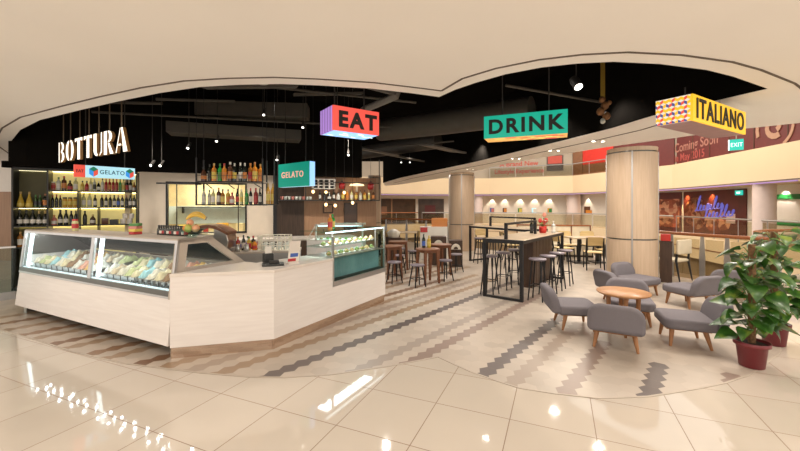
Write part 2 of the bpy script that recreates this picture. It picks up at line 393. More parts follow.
# floors
edge_near = [(14,9.2),(10,9.2),(8.35,8.45),(7.75,7.3),(7.35,7.0),(7.05,7.5),(6.75,8.25),(6.5,8.95),(6.55,10.5),(6.7,12.6),(4.2,13.4),(2.6,15),(.6,17.2),(-3,18.6),(-14,18.6)]
struct(polyobj('floor', [(-14,-4.5),(14,-4.5)]+edge_near, -0.35, 0.0, 'tile'))
hexfront = [(-8.0,7.0),(-6.3,5.75),(-5.4,5.0),(-4.5,4.6),(-3.76,4.25),(-2.93,3.93),(-2.0,3.71),(-1.47,3.62),(-1.13,3.61),(-.69,3.67),(-.1,3.87),(.42,4.1),(.58,3.9),(.73,3.72),(.95,3.52),(1.1,3.4),(1.38,3.3),(1.74,3.22),(2.18,3.25),(2.38,3.3),(2.76,3.4),(3.08,3.5),(3.47,3.67),(4.0,4.0),(4.39,4.27),(5.0,4.9),(6.3,6.1),(6.9,7.2)]
hexback = [(6.6,8.1),(6.35,8.9),(6.4,10.5),(6.5,12.4),(4.0,13.2),(2.4,14.9),(.4,17.0),(-3,18.3),(-9,18.3),(-9,7.6)]
struct(polyobj('floor_cafe', hexfront+hexback, 0.0, 0.004, 'hex'))
struct(flat('trim_4', hexfront, 0.02, 0.001, 0.0055, 'taupe'))

# walls behind the bar
S0, S1 = (-7.42,7.06), (-5.72,8.12)
W0, W1 = (-5.72,8.12), (-1.2,9.9)
SA, WA = along(S0,S1), along(W0,W1)
def wall(name, P, ang, x0, x1, z0, z1, y0, y1, m):
    return struct(MB().box(x0,x1,y0,y1,z0,z1).build(name, m, None, loc=(P[0],P[1],0), rz=ang))
wall('wall_shelf', S0, SA, -0.02, 2.0, 0, 2.42, 0.36, 0.46, 'black2')
hdr = [(-7.64,7.38),(-7.53,7.12),(-7.38,6.97),(-7.1,7.03),(-5.6,7.97),(-1.0,9.74)]
struct(ribbon('wall_header', hdr, 2.42, 4.3, 0.22, 'black'))
struct(MB().lathe([(0.07,0),(0.07,0.12)], (-7.44,7.0,2.40), 16).build('trim_5', 'black'))
wall('wall_bar', W0, WA, 0.0, 0.50, 0, 2.42, 0, 0.12, 'wtile')          # left of the kitchen window
wall('wall_bar_sill', W0, WA, 0.50, 2.18, 0, 1.02, 0, 0.12, 'wtile')
wall('wall_bar_top', W0, WA, 0.50, 2.18, 2.22, 2.42, 0, 0.12, 'wtile')
wall('wall_bar_middle', W0, WA, 2.18, 2.80, 0, 2.42, 0, 0.12, 'wtile')
wall('wall_bar_right', W0, WA, 2.80, 3.52, 0, 2.42, -0.03, 0.12, 'wpanel')
wall('wall_bar_end', W0, WA, 3.52, 5.45, 0, 2.42, 0, 0.12, 'mpanel')
wall('trim_6', W0, WA, 2.78, 2.86, 0, 2.42, -0.06, 0.0, 'frameb')
# kitchen seen through the window
wn = struct(MB().box(.50,.54,-.02,.10,1.02,2.22).box(2.14,2.18,-.02,.10,1.02,2.22).box(.50,2.18,-.02,.10,1.02,1.06).box(.50,2.18,-.02,.10,2.18,2.22).box(.70,.715,0,.06,1.06,2.18).box(1.98,2.0,0,.06,1.06,2.18).build('window_1', 'frameb', loc=(W0[0],W0[1],0), rz=WA))
MB().box(.54,2.14,.03,.036,1.06,2.18).build('pane', 'glass', wn)
wall('wall_kitchen', W0, WA, -0.3, 3.0, 0, 2.6, 1.9, 2.0, 'kwall')
wall('trim_9', W0, WA, -0.19, 2.89, 1.18, 1.66, 1.88, 1.90, 'kcool')
wall('wall_kitchen_left', W0, WA, -0.3, -0.2, 0, 2.6, .12, 1.9, 'kwall')
wall('wall_kitchen_right', W0, WA, 2.9, 3.0, 0, 2.6, .12, 1.9, 'kwall')
wall('ceiling_kitchen', W0, WA, -0.3, 3.0, 2.6, 2.66, .12, 2.0, 'white')
def wloc(P, ang, x, y, z=0):
    return (P[0]+x*math.cos(ang)-y*math.sin(ang), P[1]+x*math.sin(ang)+y*math.cos(ang), z)
# mall at the far left
struct(MB().box(-16,-8.6,11.3,11.5,0,2.1).build('wall_left', 'mpanel')); struct(MB().box(-16,-8.6,11.32,11.5,2.1,2.9).build('wall_left_upper', 'white'))
t = thing('glass_balustrade', 'low grey glass balustrade left of the bottle shelf', 'balustrade', (-7.55,6.02,0), along((-7.55,6.02),(-6.98,6.62)))
MB().box(-.5,.9,-.04,.04,0,.14).build('base', 'steeld', t); MB().box(-.5,.9,-.008,.008,.14,.92).build('glass_pane', 'glassg', t); MB().box(-.5,.9,-.02,.02,.92,.95).build('handrail', 'steel', t)

# ------------------------------------------------------------------ columns
def column(name, x, y, r, ang):
    b = MB()
    for rr, z0, z1 in ((r,0,.960),(r-.02,.960,.992),(r,.992,2.79),(r-.02,2.79,2.82),(r,2.82,ZC)): b.lathe([(rr,z0),(rr,z1)], (x,y,0), 48, m=int(rr < r))
    o = struct(b.build(name, ['maple','steelk']))
    for k in (0, PI/2, PI, -PI/2):
        px, py = x+(r+.001)*math.cos(ang+k), y+(r+.001)*math.sin(ang+k)
        MB().box(-.014,.014,-.012,.004,0.0,ZC-.09).build('joint_strip', 'steeld', o, loc=(px,py,0), rz=ang+k+PI/2)
column('column_1', 5.02, 8.02, .475, along((5.02,8.02),(0,0))+.02)
column('column_2', 2.33, 14.0, .47, along((2.33,14.0),(0,0)))
column('column_3', -1.05, 15.2, .26, along((-1.05,15.2),(0,0)))

# ------------------------------------------------------------------ counters
A, D = (-2.50,4.02), (-5.98,5.744)
B, C = (-1.462,4.294), (-.257,6.46)
DA = along(D,A); LDA = 3.84
def dloc(x, y, z=0): return wloc(D, DA, x, y, z)
K = 0.108    # how far the front leans in per metre of height
t = thing('gelato_display_case', 'long pale gelato counter with two slanted glass windows, nearest the left edge', 'display case', (D[0],D[1],0), DA)
def sl(x0, x1, z0, z1, th, off=0):       # slab in the slanted front plane
    y = lambda z: (z-.14)*K+off
    return MB().add([(x0,y(z0),z0),(x1,y(z0),z0),(x1,y(z1),z1),(x0,y(z1),z1),(x0,y(z0)+th,z0),(x1,y(z0)+th,z0),(x1,y(z1)+th,z1),(x0,y(z1)+th,z1)],
                    [(0,1,2,3),(7,6,5,4),(0,4,5,1),(1,5,6,2),(2,6,7,3),(3,7,4,0)])
sl(0, LDA, .14, .64, .05).build('front_panel', 'counter', t)
MB().box(0.1,LDA,.38,.9,0.0,.14).build('plinth', 'black', t)
for x in (.06, LDA-.02): MB().box(x-.05,x+.05,.10,.22,0,.14).build('foot', 'steel', t)
MB().prism([(.07,.14),(.11,.64),(.15,.64),(.15,.9),(1.02,.9),(1.02,.14)], 0, .04, 'x').build('side_panel', 'counter', t)
MB().box(.04,LDA,.98,1.02,.14,.9).build('back_panel', 'taupe', t)
fr = MB()
def addsl(b, *a, **k):
    o = sl(*a, **k); b.add(o.v, o.f)
wx = [(.0, 2.06), (2.06, 3.84)]
for x0, x1 in wx:
    f = MB()
    addsl(f, x0, x1, .64, .665, .035, off=-.012); addsl(f, x0, x1, 1.25, 1.285, .035, off=-.012)
    addsl(f, x0, x0+.035, .72, 1.25, .035, off=-.012); addsl(f, x1-.035, x1, .72, 1.25, .035, off=-.012)
    f.build('window_frame', 'alu', t, bevel=.004)
    sl(x0, x1, .665, .722, .030, off=-.008).build('sill', 'steelk', t)
    sl(x0+.035, x1-.035, .72, 1.25, .008, off=.002).build('glass_pane', 'glass', t)
    e = sl(x0+.05, x0+.10, .74, 1.24, .03, off=.05); e.build('light_strip', 'ledw', t)
    d = MB()
    for row in (.22, .38):
        n = 6
        for i in range(n):
            x = x0+.14+(x1-x0-.28)*i/(n-1); d.lathe([(.014,0),(.014,.012)], (x,row,1.238), 8)
    d.build('light_dots', 'leddot', t)
MB().box(0,LDA,.115,.56,1.25,1.30).build('top_panel', 'taupe', t, bevel=.006)
MB().box(0.02,LDA-.02,.12,.55,1.248,1.252).build('canopy', 'inner', t)
MB().add([(0.02,.55,1.27),(LDA-.06,.55,1.27),(LDA-.06,1.0,.93),(.02,1.0,.93)], [(0,1,2,3)]).add([(0.02,.545,1.262),(LDA-.06,.545,1.262),(LDA-.06,.995,.922),(.02,.995,.922)], [(0,1,2,3)]).build('rear_glass', 'innerd', t)
MB().box(.04,LDA-.05,.07,.98,.70,.715).build('deck', 'inner', t); MB().box(.06,LDA-.07,.075,.105,.7155,.735).build('front_ledge', mat('ledge_white_glow',(.75,.85,.88),.4,emit=(.7,.9,1),es=.5,var=0), t)  # the white ledge's cool lit look is put in as a faint glow
# end wall of the case, with its own window
eb = MB()
prof = [(.035,.64),(.118,1.30),(.54,1.30),(1.03,.93),(1.03,.64)]
inn = [(.20,.965),(.235,1.235),(.50,1.235),(.86,.965)]
out4 = [(.075,.94),(.118,1.30),(.54,1.30),(1.03,.93)]
for i in range(4):
    j = (i+1) % 4
    quad = [out4[i], out4[j], inn[j], inn[i]]
    eb.prism(quad, LDA-.05, LDA, 'x')
eb.prism([(.035,.64),(.075,.94),(1.03,.93),(1.03,.64)], LDA-.05, LDA, 'x')
eb.build('end_panel', 'taupe', t)
MB().prism(inn, LDA-.03, LDA-.022, 'x').build('end_glass', 'glass', t)
MB().prism([(.075,.64),(.118,1.30),(.54,1.30),(1.03,.93),(1.03,.64)], 0, .03, 'x').build('left_end_panel', 'steelk', t)

# gelato pans in two rows
GC = [((.80,.70,.45),'vanilla yellow'),((.75,.40,.30),'pink'),((.82,.76,.62),'cream white'),((.30,.17,.08),'chocolate brown'),((.35,.62,.66),'pale blue'),((.62,.66,.34),'pistachio green'),((.80,.52,.18),'mango orange'),((.70,.58,.40),'caramel'),((.80,.78,.70),'milk white')]
for i, (cc, nm) in enumerate(GC): M['gel%d' % i] = mat('gelato_'+nm.replace(' ','_'), cc, 0.6, var=0.12, vscale=25, bump=0.4)
def gel(seed, c):
    rnd = random.Random(seed); b = MB(); n, m_ = 7, 9; vs, fs = [], []
    ph = rnd.random()*6
    for i in range(n):
        for j in range(m_):
            x = -.055+.11*i/(n-1); y = -.135+.27*j/(m_-1)
            e = math.sin(PI*i/(n-1))**.5*math.sin(PI*j/(m_-1))**.5 if 0 < i < n-1 and 0 < j < m_-1 else 0
            vs.append((x*(1+.1*e), y, .055+e*(.085+.022*math.sin(j*2.1+ph)+.018*rnd.random())))
    for i in range(n-1):
        for j in range(m_-1): fs.append((i*m_+j, (i+1)*m_+j, (i+1)*m_+j+1, i*m_+j+1))
    return b.add(vs, fs, True)
npan = 0
PG = 'gelato pans in the display case'
for wi, (x0, x1, n) in enumerate(((.12, 1.98, 11), (2.16, 3.74, 10))):
    for row in range(2):
        for i in range(n):
            x = x0+(x1-x0)*(i+.5)/n; y = .30+.34*row; z = .740+.05*row
            ci = [2,0,8,4,1,5,3,7,2,6,0,8][(i*5+row*3+wi*2) % 12]
            lab = '%s gelato pan, %s from left in the %s row of the %s display window' % (GC[ci][1], ORD[i], 'front' if row == 0 else 'back', 'left' if wi == 0 else 'right')
            r_ = thing('gelato_pan', lab, 'gelato pan', dloc(x,y,z), DA, PG); r_.rotation_euler = (R(7), 0, DA)
            p = MB(); p.box(-.068,.068,-.15,.15,0,.006).box(-.068,-.062,-.15,.15,.006,.07).box(.062,.068,-.15,.15,.006,.07).box(-.062,.062,-.15,-.144,.006,.07).box(-.062,.062,.144,.15,.006,.07)
            p.build('tray', 'steel', r_); gel(npan, ci).build('gelato', 'gel%d' % ci, r_); npan += 1
for i in range(7):
    x = 2.95+i*.115
    tg = MB(); tg.box(-.028,.028,-.004,.004,.0,.05).box(-.01,.01,.004,.02,0,.01)
    o = tag(tg.build('flavour_tag', 'innerd', loc=dloc(x,.118,.7165), rz=DA), 'dark flavour tag before the pans, %s from the right end of the window' % ORD[6-i], 'tag', 'flavour tags in the right window')

# serving counter
t = thing('serving_counter', 'pale angled serving counter with copper kick plate between the two display cases', 'counter')
nAB = Vector((-(B[1]-A[1]), B[0]-A[0])).normalized(); nBC = Vector((-(C[1]-B[1]), C[0]-B[0])).normalized()
def off(p, n, d): return (p[0]+n.x*d, p[1]+n.y*d)
bis = (nAB+nBC).normalized()
def panel(P, Q, z0, z1, th, name, m, ins=0.0):
    L = math.dist(P, Q); return MB().box(ins*0,L,ins,ins+th,z0,z1).build(name, m, t, loc=(P[0],P[1],0), rz=along(P,Q))
panel(A, B, .13, .90, .03, 'front_panel', 'counter')
UC = (C[0]-B[0], C[1]-B[1]); LBC = math.hypot(*UC); s0 = 1.06
ubc = (UC[0]/LBC, UC[1]/LBC)
def bc(s, d=0, z=0): return (B[0]+ubc[0]*s+nBC.x*d, B[1]+ubc[1]*s+nBC.y*d, z)
BA = along(B,C)
MB().prism([(0,.13),(LBC,.13),(LBC,.526),(s0-.004,.526),(s0-.004,.90),(0,.90)], 0, .03, 'y').build('front_panel', 'counter', t, loc=(B[0],B[1],0), rz=BA)
panel(A, B, 0, .13, .03, 'kick_plate', 'copper', .025); panel(B, C, 0, .13, .03, 'kick_plate', 'copper', .025)
wt = [off(A,nAB,-.012), off(B,bis,-.013), bc(s0-.004,-.012)[:2], bc(s0-.004,.55)[:2], bc(.25,.60)[:2], dloc(3.875,1.0)[:2], dloc(3.875,.03)[:2]]
polyobj('worktop', wt, .90, .935, 'worktop', t)
MB().box(LBC-.03,LBC,0.032,.6,.0,.526).build('end_panel', 'counter', t, loc=(B[0],B[1],0), rz=BA)

# glass pastry case at the end of the counter
t = thing('pastry_display_case', 'glass pastry case with two food shelves at the end of the serving counter', 'display case', (B[0],B[1],0), BA)
x0, x1 = s0, LBC
f = MB(); f.box(x0,x0+.03,0,.03,.53,1.24).box(x1-.03,x1,0,.03,.53,1.31).box(x0,x1,0,.03,.53,.60).box(x0+.35,x0+.37,.30,.32,.94,1.28).box(x1-.30,x1-.285,.01,.025,.94,1.29)
f.build('frame', 'alu', t)
MB().box(x0+.03,x1-.03,-.002,.006,.60,.94).build('front_glass', 'glassg', t)
MB().box(x0-.14,x1,-.002,.006,.945,1.305).build('upper_glass', 'glass', t)
MB().box(x0+.03,x1-.03,.12,.14,.60,.93).build('teal_panel', 'teal', t)
MB().box(x0+.03,x1-.03,.02,.12,.60,.615).build('vent_strip', 'black2', t)
MB().box(x0-.14,x1,-.01,.50,1.305,1.318).build('top_glass', 'glassg', t)
MB().box(x0+.03,x1-.03,.03,.50,.925,.94).build('lower_shelf', 'steel', t)
MB().box(x0-.1,x1-.03,.06,.46,1.085,1.093).build('upper_shelf', 'glassg', t)
MB().box(x0,x1,.50,.53,.55,.94).build('back_panel', 'steeld', t)
for y in (.03,): MB().box(x0-.1,x1-.04,y,y+.02,1.285,1.303).build('light_strip', 'ledw', t)
MB().add([(x0-.14,0,1.305),(x0-.14,.5,1.305),(x0-.42,.5,.94),(x0-.42,0.04,.94)], [(0,1,2,3)]).build('sloped_glass', 'glass', t)
MB().box(x1-.004,x1,.0,.50,.60,1.305).build('end_glass', 'glassg', t)
FOOD = [('sandwich','filled bread roll',(.62,.40,.18),(.20,.34,.06)),('salad','green salad bowl',(.22,.36,.08),(.55,.60,.30)),('pastry','golden pastry',(.65,.42,.16),(.72,.55,.30))]
for i,(a,b_,c1,c2) in enumerate(FOOD): M['fd%d'%i] = mat('food_'+a, c1, .6, var=.25, vscale=30, bump=.3); M['ff%d'%i] = mat('filling_'+a, c2, .6, var=.3, vscale=40)
for lv, (z, lo) in enumerate(((.942, x0+.06), (1.095, x0-.06))):
    n = 9
    for i in range(n):
        x = lo+(x1-.1-lo)*(i+.3)/n; k = (i*2+lv) % 3
        p = bc(x, .16, z)
        r_ = thing('food_plate', '%s on white plate, %s from the till on %s pastry case shelf' % (FOOD[k][1], ORD[i], ('lower','upper')[lv]), 'food', p, BA, 'plates in the pastry case')
        MB().lathe([(.03,0),(.062,.012),(.060,.014),(.03,.004)], n=14).build('plate', 'white', r_)
        b = MB(); b.ell((0,0,.036),(.045,.04,.028),10,6); b.build('bread' if k == 0 else ('leaves' if k == 1 else 'crust'), 'fd%d'%k, r_)
        MB().ell((.0,-.02,.032),(.05,.022,.012),10,5).ell((.012,.012,.062),(.02,.02,.012),8,5).build('filling', 'ff%d'%k, r_)

# second, rear display case
t = thing('rear_display_case', 'low white-framed glass display case standing behind the pastry case', 'display case', (-1.85,7.35,0), 0.0)
MB().box(0,1.12,0,.6,0,.98).build('base', 'counter', t)
f = MB()
for x in (0.16,1.09): f.box(x,x+.03,0,.03,.98,1.30)
f.box(.16,1.12,0,.03,1.28,1.31).box(0.16,1.12,.5,.53,1.28,1.31).box(0,1.12,0,.02,.98,1.0); f.bar((0,.015,.99),(.17,.015,1.29),.02)
f.build('frame', 'white', t)
MB().box(.17,1.1,.01,.016,1.0,1.28).build('front_glass', 'glassg', t); MB().box(.17,1.12,.03,.5,1.295,1.301).build('top_glass', 'glassg', t)
MB().box(.2,1.08,.05,.5,1.12,1.127).build('shelf', 'glassg', t); MB().box(.2,1.08,.08,.1,1.262,1.278).build('light_strip', 'ledw', t)
for i in range(7):
    r_ = thing('food_plate', 'small pastry on a plate, %s from the left on the rear case deck' % ORD[i], 'food', (-1.60+.125*i,7.55,.982), 0, 'plates in the rear case')
    MB().lathe([(.03,0),(.052,.01),(.05,.012),(.03,.004)], n=12).build('plate', 'white', r_); MB().ell((0,0,.032),(.036,.034,.024),8,5).build('crust', 'fd%d' % (i % 3), r_)

# ------------------------------------------------------------------ bottles
BC_ = {}
def bcol(key, col, rough=.12):
    if key not in M: M[key] = mat('bottle_'+key, col, rough, var=0.03, spec=.6, coat=.3)
    return key
bcol('gdark',(.015,.018,.012)); bcol('ggreen',(.04,.10,.02)); bcol('gbright',(.02,.32,.05)); bcol('gyellow',(.62,.42,.06)); bcol('gamber',(.40,.15,.02)); bcol('gred',(.34,.02,.02)); bcol('gclear',(.55,.56,.50)); bcol('gorange',(.65,.24,.03)); bcol('gpink',(.62,.22,.18)); bcol('gbrown',(.10,.04,.02)); bcol('gpale',(.62,.60,.30)); bcol('gjar',(.66,.36,.05))
bcol('lwhite',(.78,.74,.66),.6); bcol('lorange',(.62,.22,.04),.6); bcol('lred',(.50,.03,.03),.6); bcol('lyellow',(.72,.55,.10),.6); bcol('lblack',(.03,.03,.03),.6); bcol('lblue',(.05,.12,.45),.6); bcol('cgold',(.55,.36,.10),.35); bcol('ccopper',(.55,.22,.10),.35); bcol('lgreen',(.08,.25,.06),.6)
PROF = {
 'wine': ([(.0365,0),(.0375,.01),(.0375,.185),(.034,.205),(.018,.235),(.0145,.25),(.0145,.30)], (.05,.15), .255, .30),
 'champagne': ([(.042,0),(.044,.012),(.044,.15),(.038,.19),(.020,.24),(.016,.26),(.017,.31)], (.05,.125), .235, .31),
 'liquor': ([(.041,0),(.042,.01),(.042,.17),(.038,.188),(.017,.205),(.015,.215),(.015,.265)], (.04,.14), .235, .265),
 'squat': ([(.048,0),(.050,.012),(.050,.10),(.044,.13),(.020,.16),(.017,.17),(.017,.205)], (.03,.09), .175, .205),
 'bulb': ([(.050,0),(.056,.02),(.050,.09),(.032,.16),(.017,.22),(.015,.25),(.016,.285)], (.04,.085), .25, .285),
 'jar': ([(.036,0),(.040,.008),(.040,.13),(.034,.145),(.034,.17)], (.04,.11), .15, .172),
 'small': ([(.022,0),(.023,.006),(.023,.07),(.016,.085),(.011,.095),(.011,.12)], (.02,.055), .10, .122)}
_bm = {}
def bottle_mesh(kind, g, l, c):
    key = (kind, g, l, c)
    if key in _bm: return _bm[key]
    pr, (l0, l1), c0, top = PROF[kind]
    b = MB(); b.lathe(pr, n=12, m=0)
    rl = max(r for r, z in pr)+.0012
    if kind == 'bulb': b.lathe([(.0565,.025),(.0525,.075)], n=12, m=1)
    else: b.lathe([(rl,l0),(rl,l1)], n=12, m=1)
    rc = pr[-1][0]+.0015
    b.lathe([(rc,c0),(rc,top+.004)], n=12, m=2)
    o = b.build('bottle', [g, l, c]); me = o.data; bpy.data.objects.remove(o); _bm[key] = me
    return me
def bottle(kind, g, l, c, loc, label, group, name='bottle', cat='bottle', s=1.0, rz=0, wide=1.0):
    o = bpy.data.objects.new(name, bottle_mesh(kind, g, l, c)); COL.objects.link(o); o.location = loc; o.scale = (s*wide,s*wide,s); o.rotation_euler = (0,0,rz)
    return tag(o, label, cat, group)
WORD = {'gdark':'dark','ggreen':'deep green','gbright':'bright green','gyellow':'yellow','gamber':'amber','gred':'red','gclear':'clear','gorange':'orange','gpink':'pink','gbrown':'brown','gpale':'pale yellow','gjar':'orange-yellow',
        'lwhite':'white','lorange':'orange','lred':'red','lyellow':'yellow','lblack':'black','lblue':'blue','cgold':'gold','ccopper':'copper','lgreen':'green'}

# wall shelf unit behind the gelato counter
t = thing('bottle_shelf_unit', 'tall black metal bottle shelving with glowing yellow back behind the gelato case', 'shelving', (S0[0],S0[1],0), SA)
def sx(*xs):
    for x in xs: MB().box(x-.014,x+.014,0,.34,0,2.42).build('upright', 'shelfm', t)
sx(.014,.513,1.955)
MB().box(.96,.98,.0,.30,.87,1.985).build('upright', 'shelfm', t)
MB().box(1.285,1.30,.0,.30,.87,1.646).build('upright', 'shelfm', t)
MB().box(0,.50,.335,.355,0,2.42).build('back_panel', 'olive', t); MB().box(.527,1.95,.335,.355,.0,2.42).build('back_panel', 'yback', t)
for z in (.87,1.28,1.646): MB().box(0,1.96,.0,.335,z-.022,z).build('shelf', 'shelfm', t)
MB().box(.513,1.96,.0,.335,1.963,1.985).build('shelf', 'shelfm', t)
MB().box(0,1.96,-.0,.34,2.38,2.42).build('top_panel', 'shelfm', t); MB().box(0,1.96,.02,.335,.05,.09).build('shelf', 'shelfm', t)
for xa, xb, z in ((.03,.50,2.372),(.53,1.94,2.372),(.53,1.94,1.957),(.03,1.94,1.618),(.03,1.94,1.252)):
    if xa < .1 and z > 2: MB().box(xa,xb,.31,.33,z,z+.008).build('light_strip', glow('led_dim', (1,.9,.55), 1.6), t)
    else: MB().box(xa,xb,.312,.332,z,z+.008).build('light_strip', 'ledy', t)
def srow(z, bays, items, shelf, group, y=.15):
    i = 0
    for xa, xb, n in bays:
        its = items[i:i+n]; rad = [max(r for r, _ in PROF[it[0]][0])*(it[4] if len(it) > 4 else 1) for it in its]
        tot = sum(2*r for r in rad); wd = min(1.0, (xb-xa-.004*(n+1))/tot); gap = (xb-xa-tot*wd)/(n+1); x = xa+gap
        for it, r in zip(its, rad):
            kind, g, l, c = it[:4]; s = it[4] if len(it) > 4 else 1.0; nm = 'jar' if kind == 'jar' else 'bottle'
            lab = '%s %s, %s label, %s from left on %s' % (WORD[g], nm, WORD[l], ORD[i], shelf)
            bottle(kind, g, l, c, wloc(S0, SA, x+r*wd, y, z+.001), lab, group, nm, nm, s, wide=wd*.98)
            x += 2*r*wd+gap; i += 1
ROWA = [('jar','gpink','lred','lwhite'),('liquor','gclear','lwhite','lgreen'),('liquor','gbrown','lorange','lred',1.1),('squat','gbrown','lred','lblack'),('liquor','gpale','lwhite','lwhite'),('squat','gyellow','lyellow','lblack'),('squat','gred','lred','lblack'),
 ('liquor','gpale','lwhite','lyellow'),('liquor','gclear','lblack','lwhite'),('squat','gdark','lwhite','lwhite'),('liquor','gclear','lwhite','lblack'),('liquor','gred','lred','lred'),('liquor','gred','lorange','lred'),('liquor','gred','lred','lblack'),('liquor','gred','lred','lred'),('liquor','gbright','lgreen','lgreen'),('liquor','gpale','lyellow','lgreen'),('liquor','gdark','lred','lblack'),('liquor','gdark','lwhite','lblack'),('squat','gamber','lwhite','lred')]
srow(1.985, [(.530,.956,5),(.984,1.938,15)], ROWA, 'top shelf behind gelato case', 'bottles on the top shelf')
ROWB = [('bulb','gyellow','lyellow','cgold',1.05),('bulb','gyellow','lyellow','cgold',1.05),('wine','ggreen','lblack','lgreen',.8),('wine','ggreen','lblack','lgreen',.8),('liquor','gdark','lorange','ccopper'),('wine','gdark','lblack','lred',.8),('wine','gdark','lblack','lred',.85),('wine','gdark','lblack','lred',.8),('jar','gjar','lyellow','lblack',1.15),('jar','gjar','lyellow','lblack',1.15),('jar','gjar','lyellow','lblack',1.15),
 ('wine','gpale','lwhite','lyellow',.95),('wine','gpale','lwhite','lyellow',.98)]+[('wine',g,l,c,.85) for g,l,c in (('gdark','lwhite','lblack'),('gdark','lblack','ccopper'),('gdark','lwhite','ccopper'),('gdark','lblack','cgold'),('gdark','lwhite','lblack'),('gdark','lblue','ccopper'),('gdark','lwhite','ccopper'),('gdark','lblack','ccopper'),('gdark','lwhite','lblack'),('gdark','lwhite','lblack'))]
srow(1.646, [(.032,.496,5),(.530,.956,6),(.984,1.282,3),(1.303,1.938,9)], ROWB, 'middle shelf behind gelato case', 'bottles on the middle shelf')
ROWC = [('champagne','gdark','lwhite','lblack')]*3+[('champagne','gdark','lwhite','cgold',.95)]*2+[('squat','gpink','lwhite','lorange')]+[('champagne','gdark','lwhite','lblack')]*2+[('wine','gdark','lblack','lblack',.95)]*3+[('squat','gbrown','lwhite','cgold')]
srow(1.28, [(.032,.496,5),(.530,.956,5),(.984,1.282,2)], ROWC, 'lower shelf behind gelato case', 'bottles on the lower shelf')
srow(.87, [(.032,.25,2)], [('liquor','gamber','lwhite','cgold',1.1)]*2, 'bottom shelf left of the gelato case', 'bottles on the bottom shelf')
for i, (x, w, h, cm, nm) in enumerate(((1.40,.12,.13,'gbrown','dark brown'),(1.55,.14,.10,'lblack','black'))):
    tag(MB().box(-w/2,w/2,-.09,.09,0,h).build('box', cm, loc=wloc(S0,SA,x,.15,1.281), rz=SA, bevel=.004), '%s carton lying on the lower shelf behind the gelato case' % nm, 'box')
for i, (x, z) in enumerate(((1.70,1.281),(1.82,1.281),(1.74,1.395),(1.85,1.395))):
    o = MB().lathe([(.045,0),(.052,.09),(.055,.10),(.05,.108),(.0,.112)], n=14).build('tub', 'white', loc=wloc(S0,SA,x,.16,z))
    tag(o, 'white paper tub, %s on the lower shelf beside the wall' % ['bottom left','bottom right','top left','top right'][i], 'tub', 'stacked white tubs')

# things standing on the gelato case
def topz(x, y): return dloc(x, y, 1.301)
bottle('jar','gpale','lred','lred', topz(1.12,.30), 'glass jar with red label standing on the gelato case', None, 'jar', 'jar', 1.0)
stack_c = ['lred','lyellow','gpink','lgreen']
for i in range(4):
    o = MB().box(-.055,.055,-.055,.055,0,.036).build('tin', stack_c[i], loc=dloc(2.62+.004*(i%2),.33,1.301+.0365*i), rz=DA+.2*i, bevel=.006)
    tag(o, '%s square tin, %s of the stack on the gelato case' % (['red','yellow','pink','green'][i], ['lowest','second from bottom','third from bottom','topmost'][i]), 'tin', 'stacked tins on the case')
for i in range(12):
    bottle('small','gdark',['lblack','lwhite','lred'][i%3],'lblack', topz(2.96+.05*i,.43), 'small dark bottle, %s label, %s from left in row on gelato case' % (['black','white','red'][i%3], ORD[i]), 'small bottles on the case')
# fruit bowl
p = dloc(3.72,.36,1.301)
t = thing('fruit_bowl', 'glass bowl heaped with fruit on the end of the gelato case', 'bowl', p)
MB().lathe([(.05,0),(.055,.008),(.10,.05),(.135,.10),(.130,.10),(.095,.054),(.03,.014),(0,.012)], n=24).build('bowl', 'glassg', t)
M['banana'] = mat('banana_skin', (.72,.47,.07), .45, var=.12); M['orangef'] = mat('orange_peel', (.72,.26,.03), .5, bump=.2, vscale=80); M['pear'] = mat('green_pear', (.42,.45,.10), .4); M['peach'] = mat('peach_skin', (.72,.36,.20), .6, var=.2)
def fruit(nm, lab, m, x, y, z, r=.042, long=1.0):
    b = MB(); b.ell((0,0,0),(r,r,r*long),14,10)
    o = thing(nm, lab, 'fruit', (p[0]+x,p[1]+y,p[2]+z), 0, 'fruit in the bowl'); b.build('flesh', m, o); MB().tube([(0,0,r*long-.004),(.003,0,r*long+.014)],.0025,5).build('stalk','walnut',o)
fruit('orange','orange fruit low at the left of the bowl','orangef',-.055,-.01,.105)
fruit('pear','green pear at the front of the fruit bowl','pear',-.005,-.06,.11,.040,1.2)
fruit('peach','peach at the right of the fruit bowl','peach',.055,-.02,.105,.042)
fruit('orange','orange at the back of the fruit bowl','orangef',.02,.06,.105)
fruit('peach','peach on top of the heap in the bowl','peach',-.03,.02,.175,.040)
for i in range(3):
    pts = [(-.10+.02*k*1.0, -.02+.040*i+.0*k, .195+.05*math.sin(PI*k/10)+.012*i) for k in range(11)]
    o = thing('banana','ripe banana lying over the fruit bowl, %s' % ['front one of three','middle one of three','rear one of three'][i], 'fruit', (p[0]+.05,p[1],p[2]+.02), .35, 'bananas over the bowl')
    MB().tube(pts, [.006,.012,.017,.019,.019,.019,.019,.018,.016,.012,.006], 8).build('skin','banana',o); MB().tube([pts[-1],(pts[-1][0]+.015,pts[-1][1],pts[-1][2]-.006)],.005,6).build('stalk','gbrown',o)

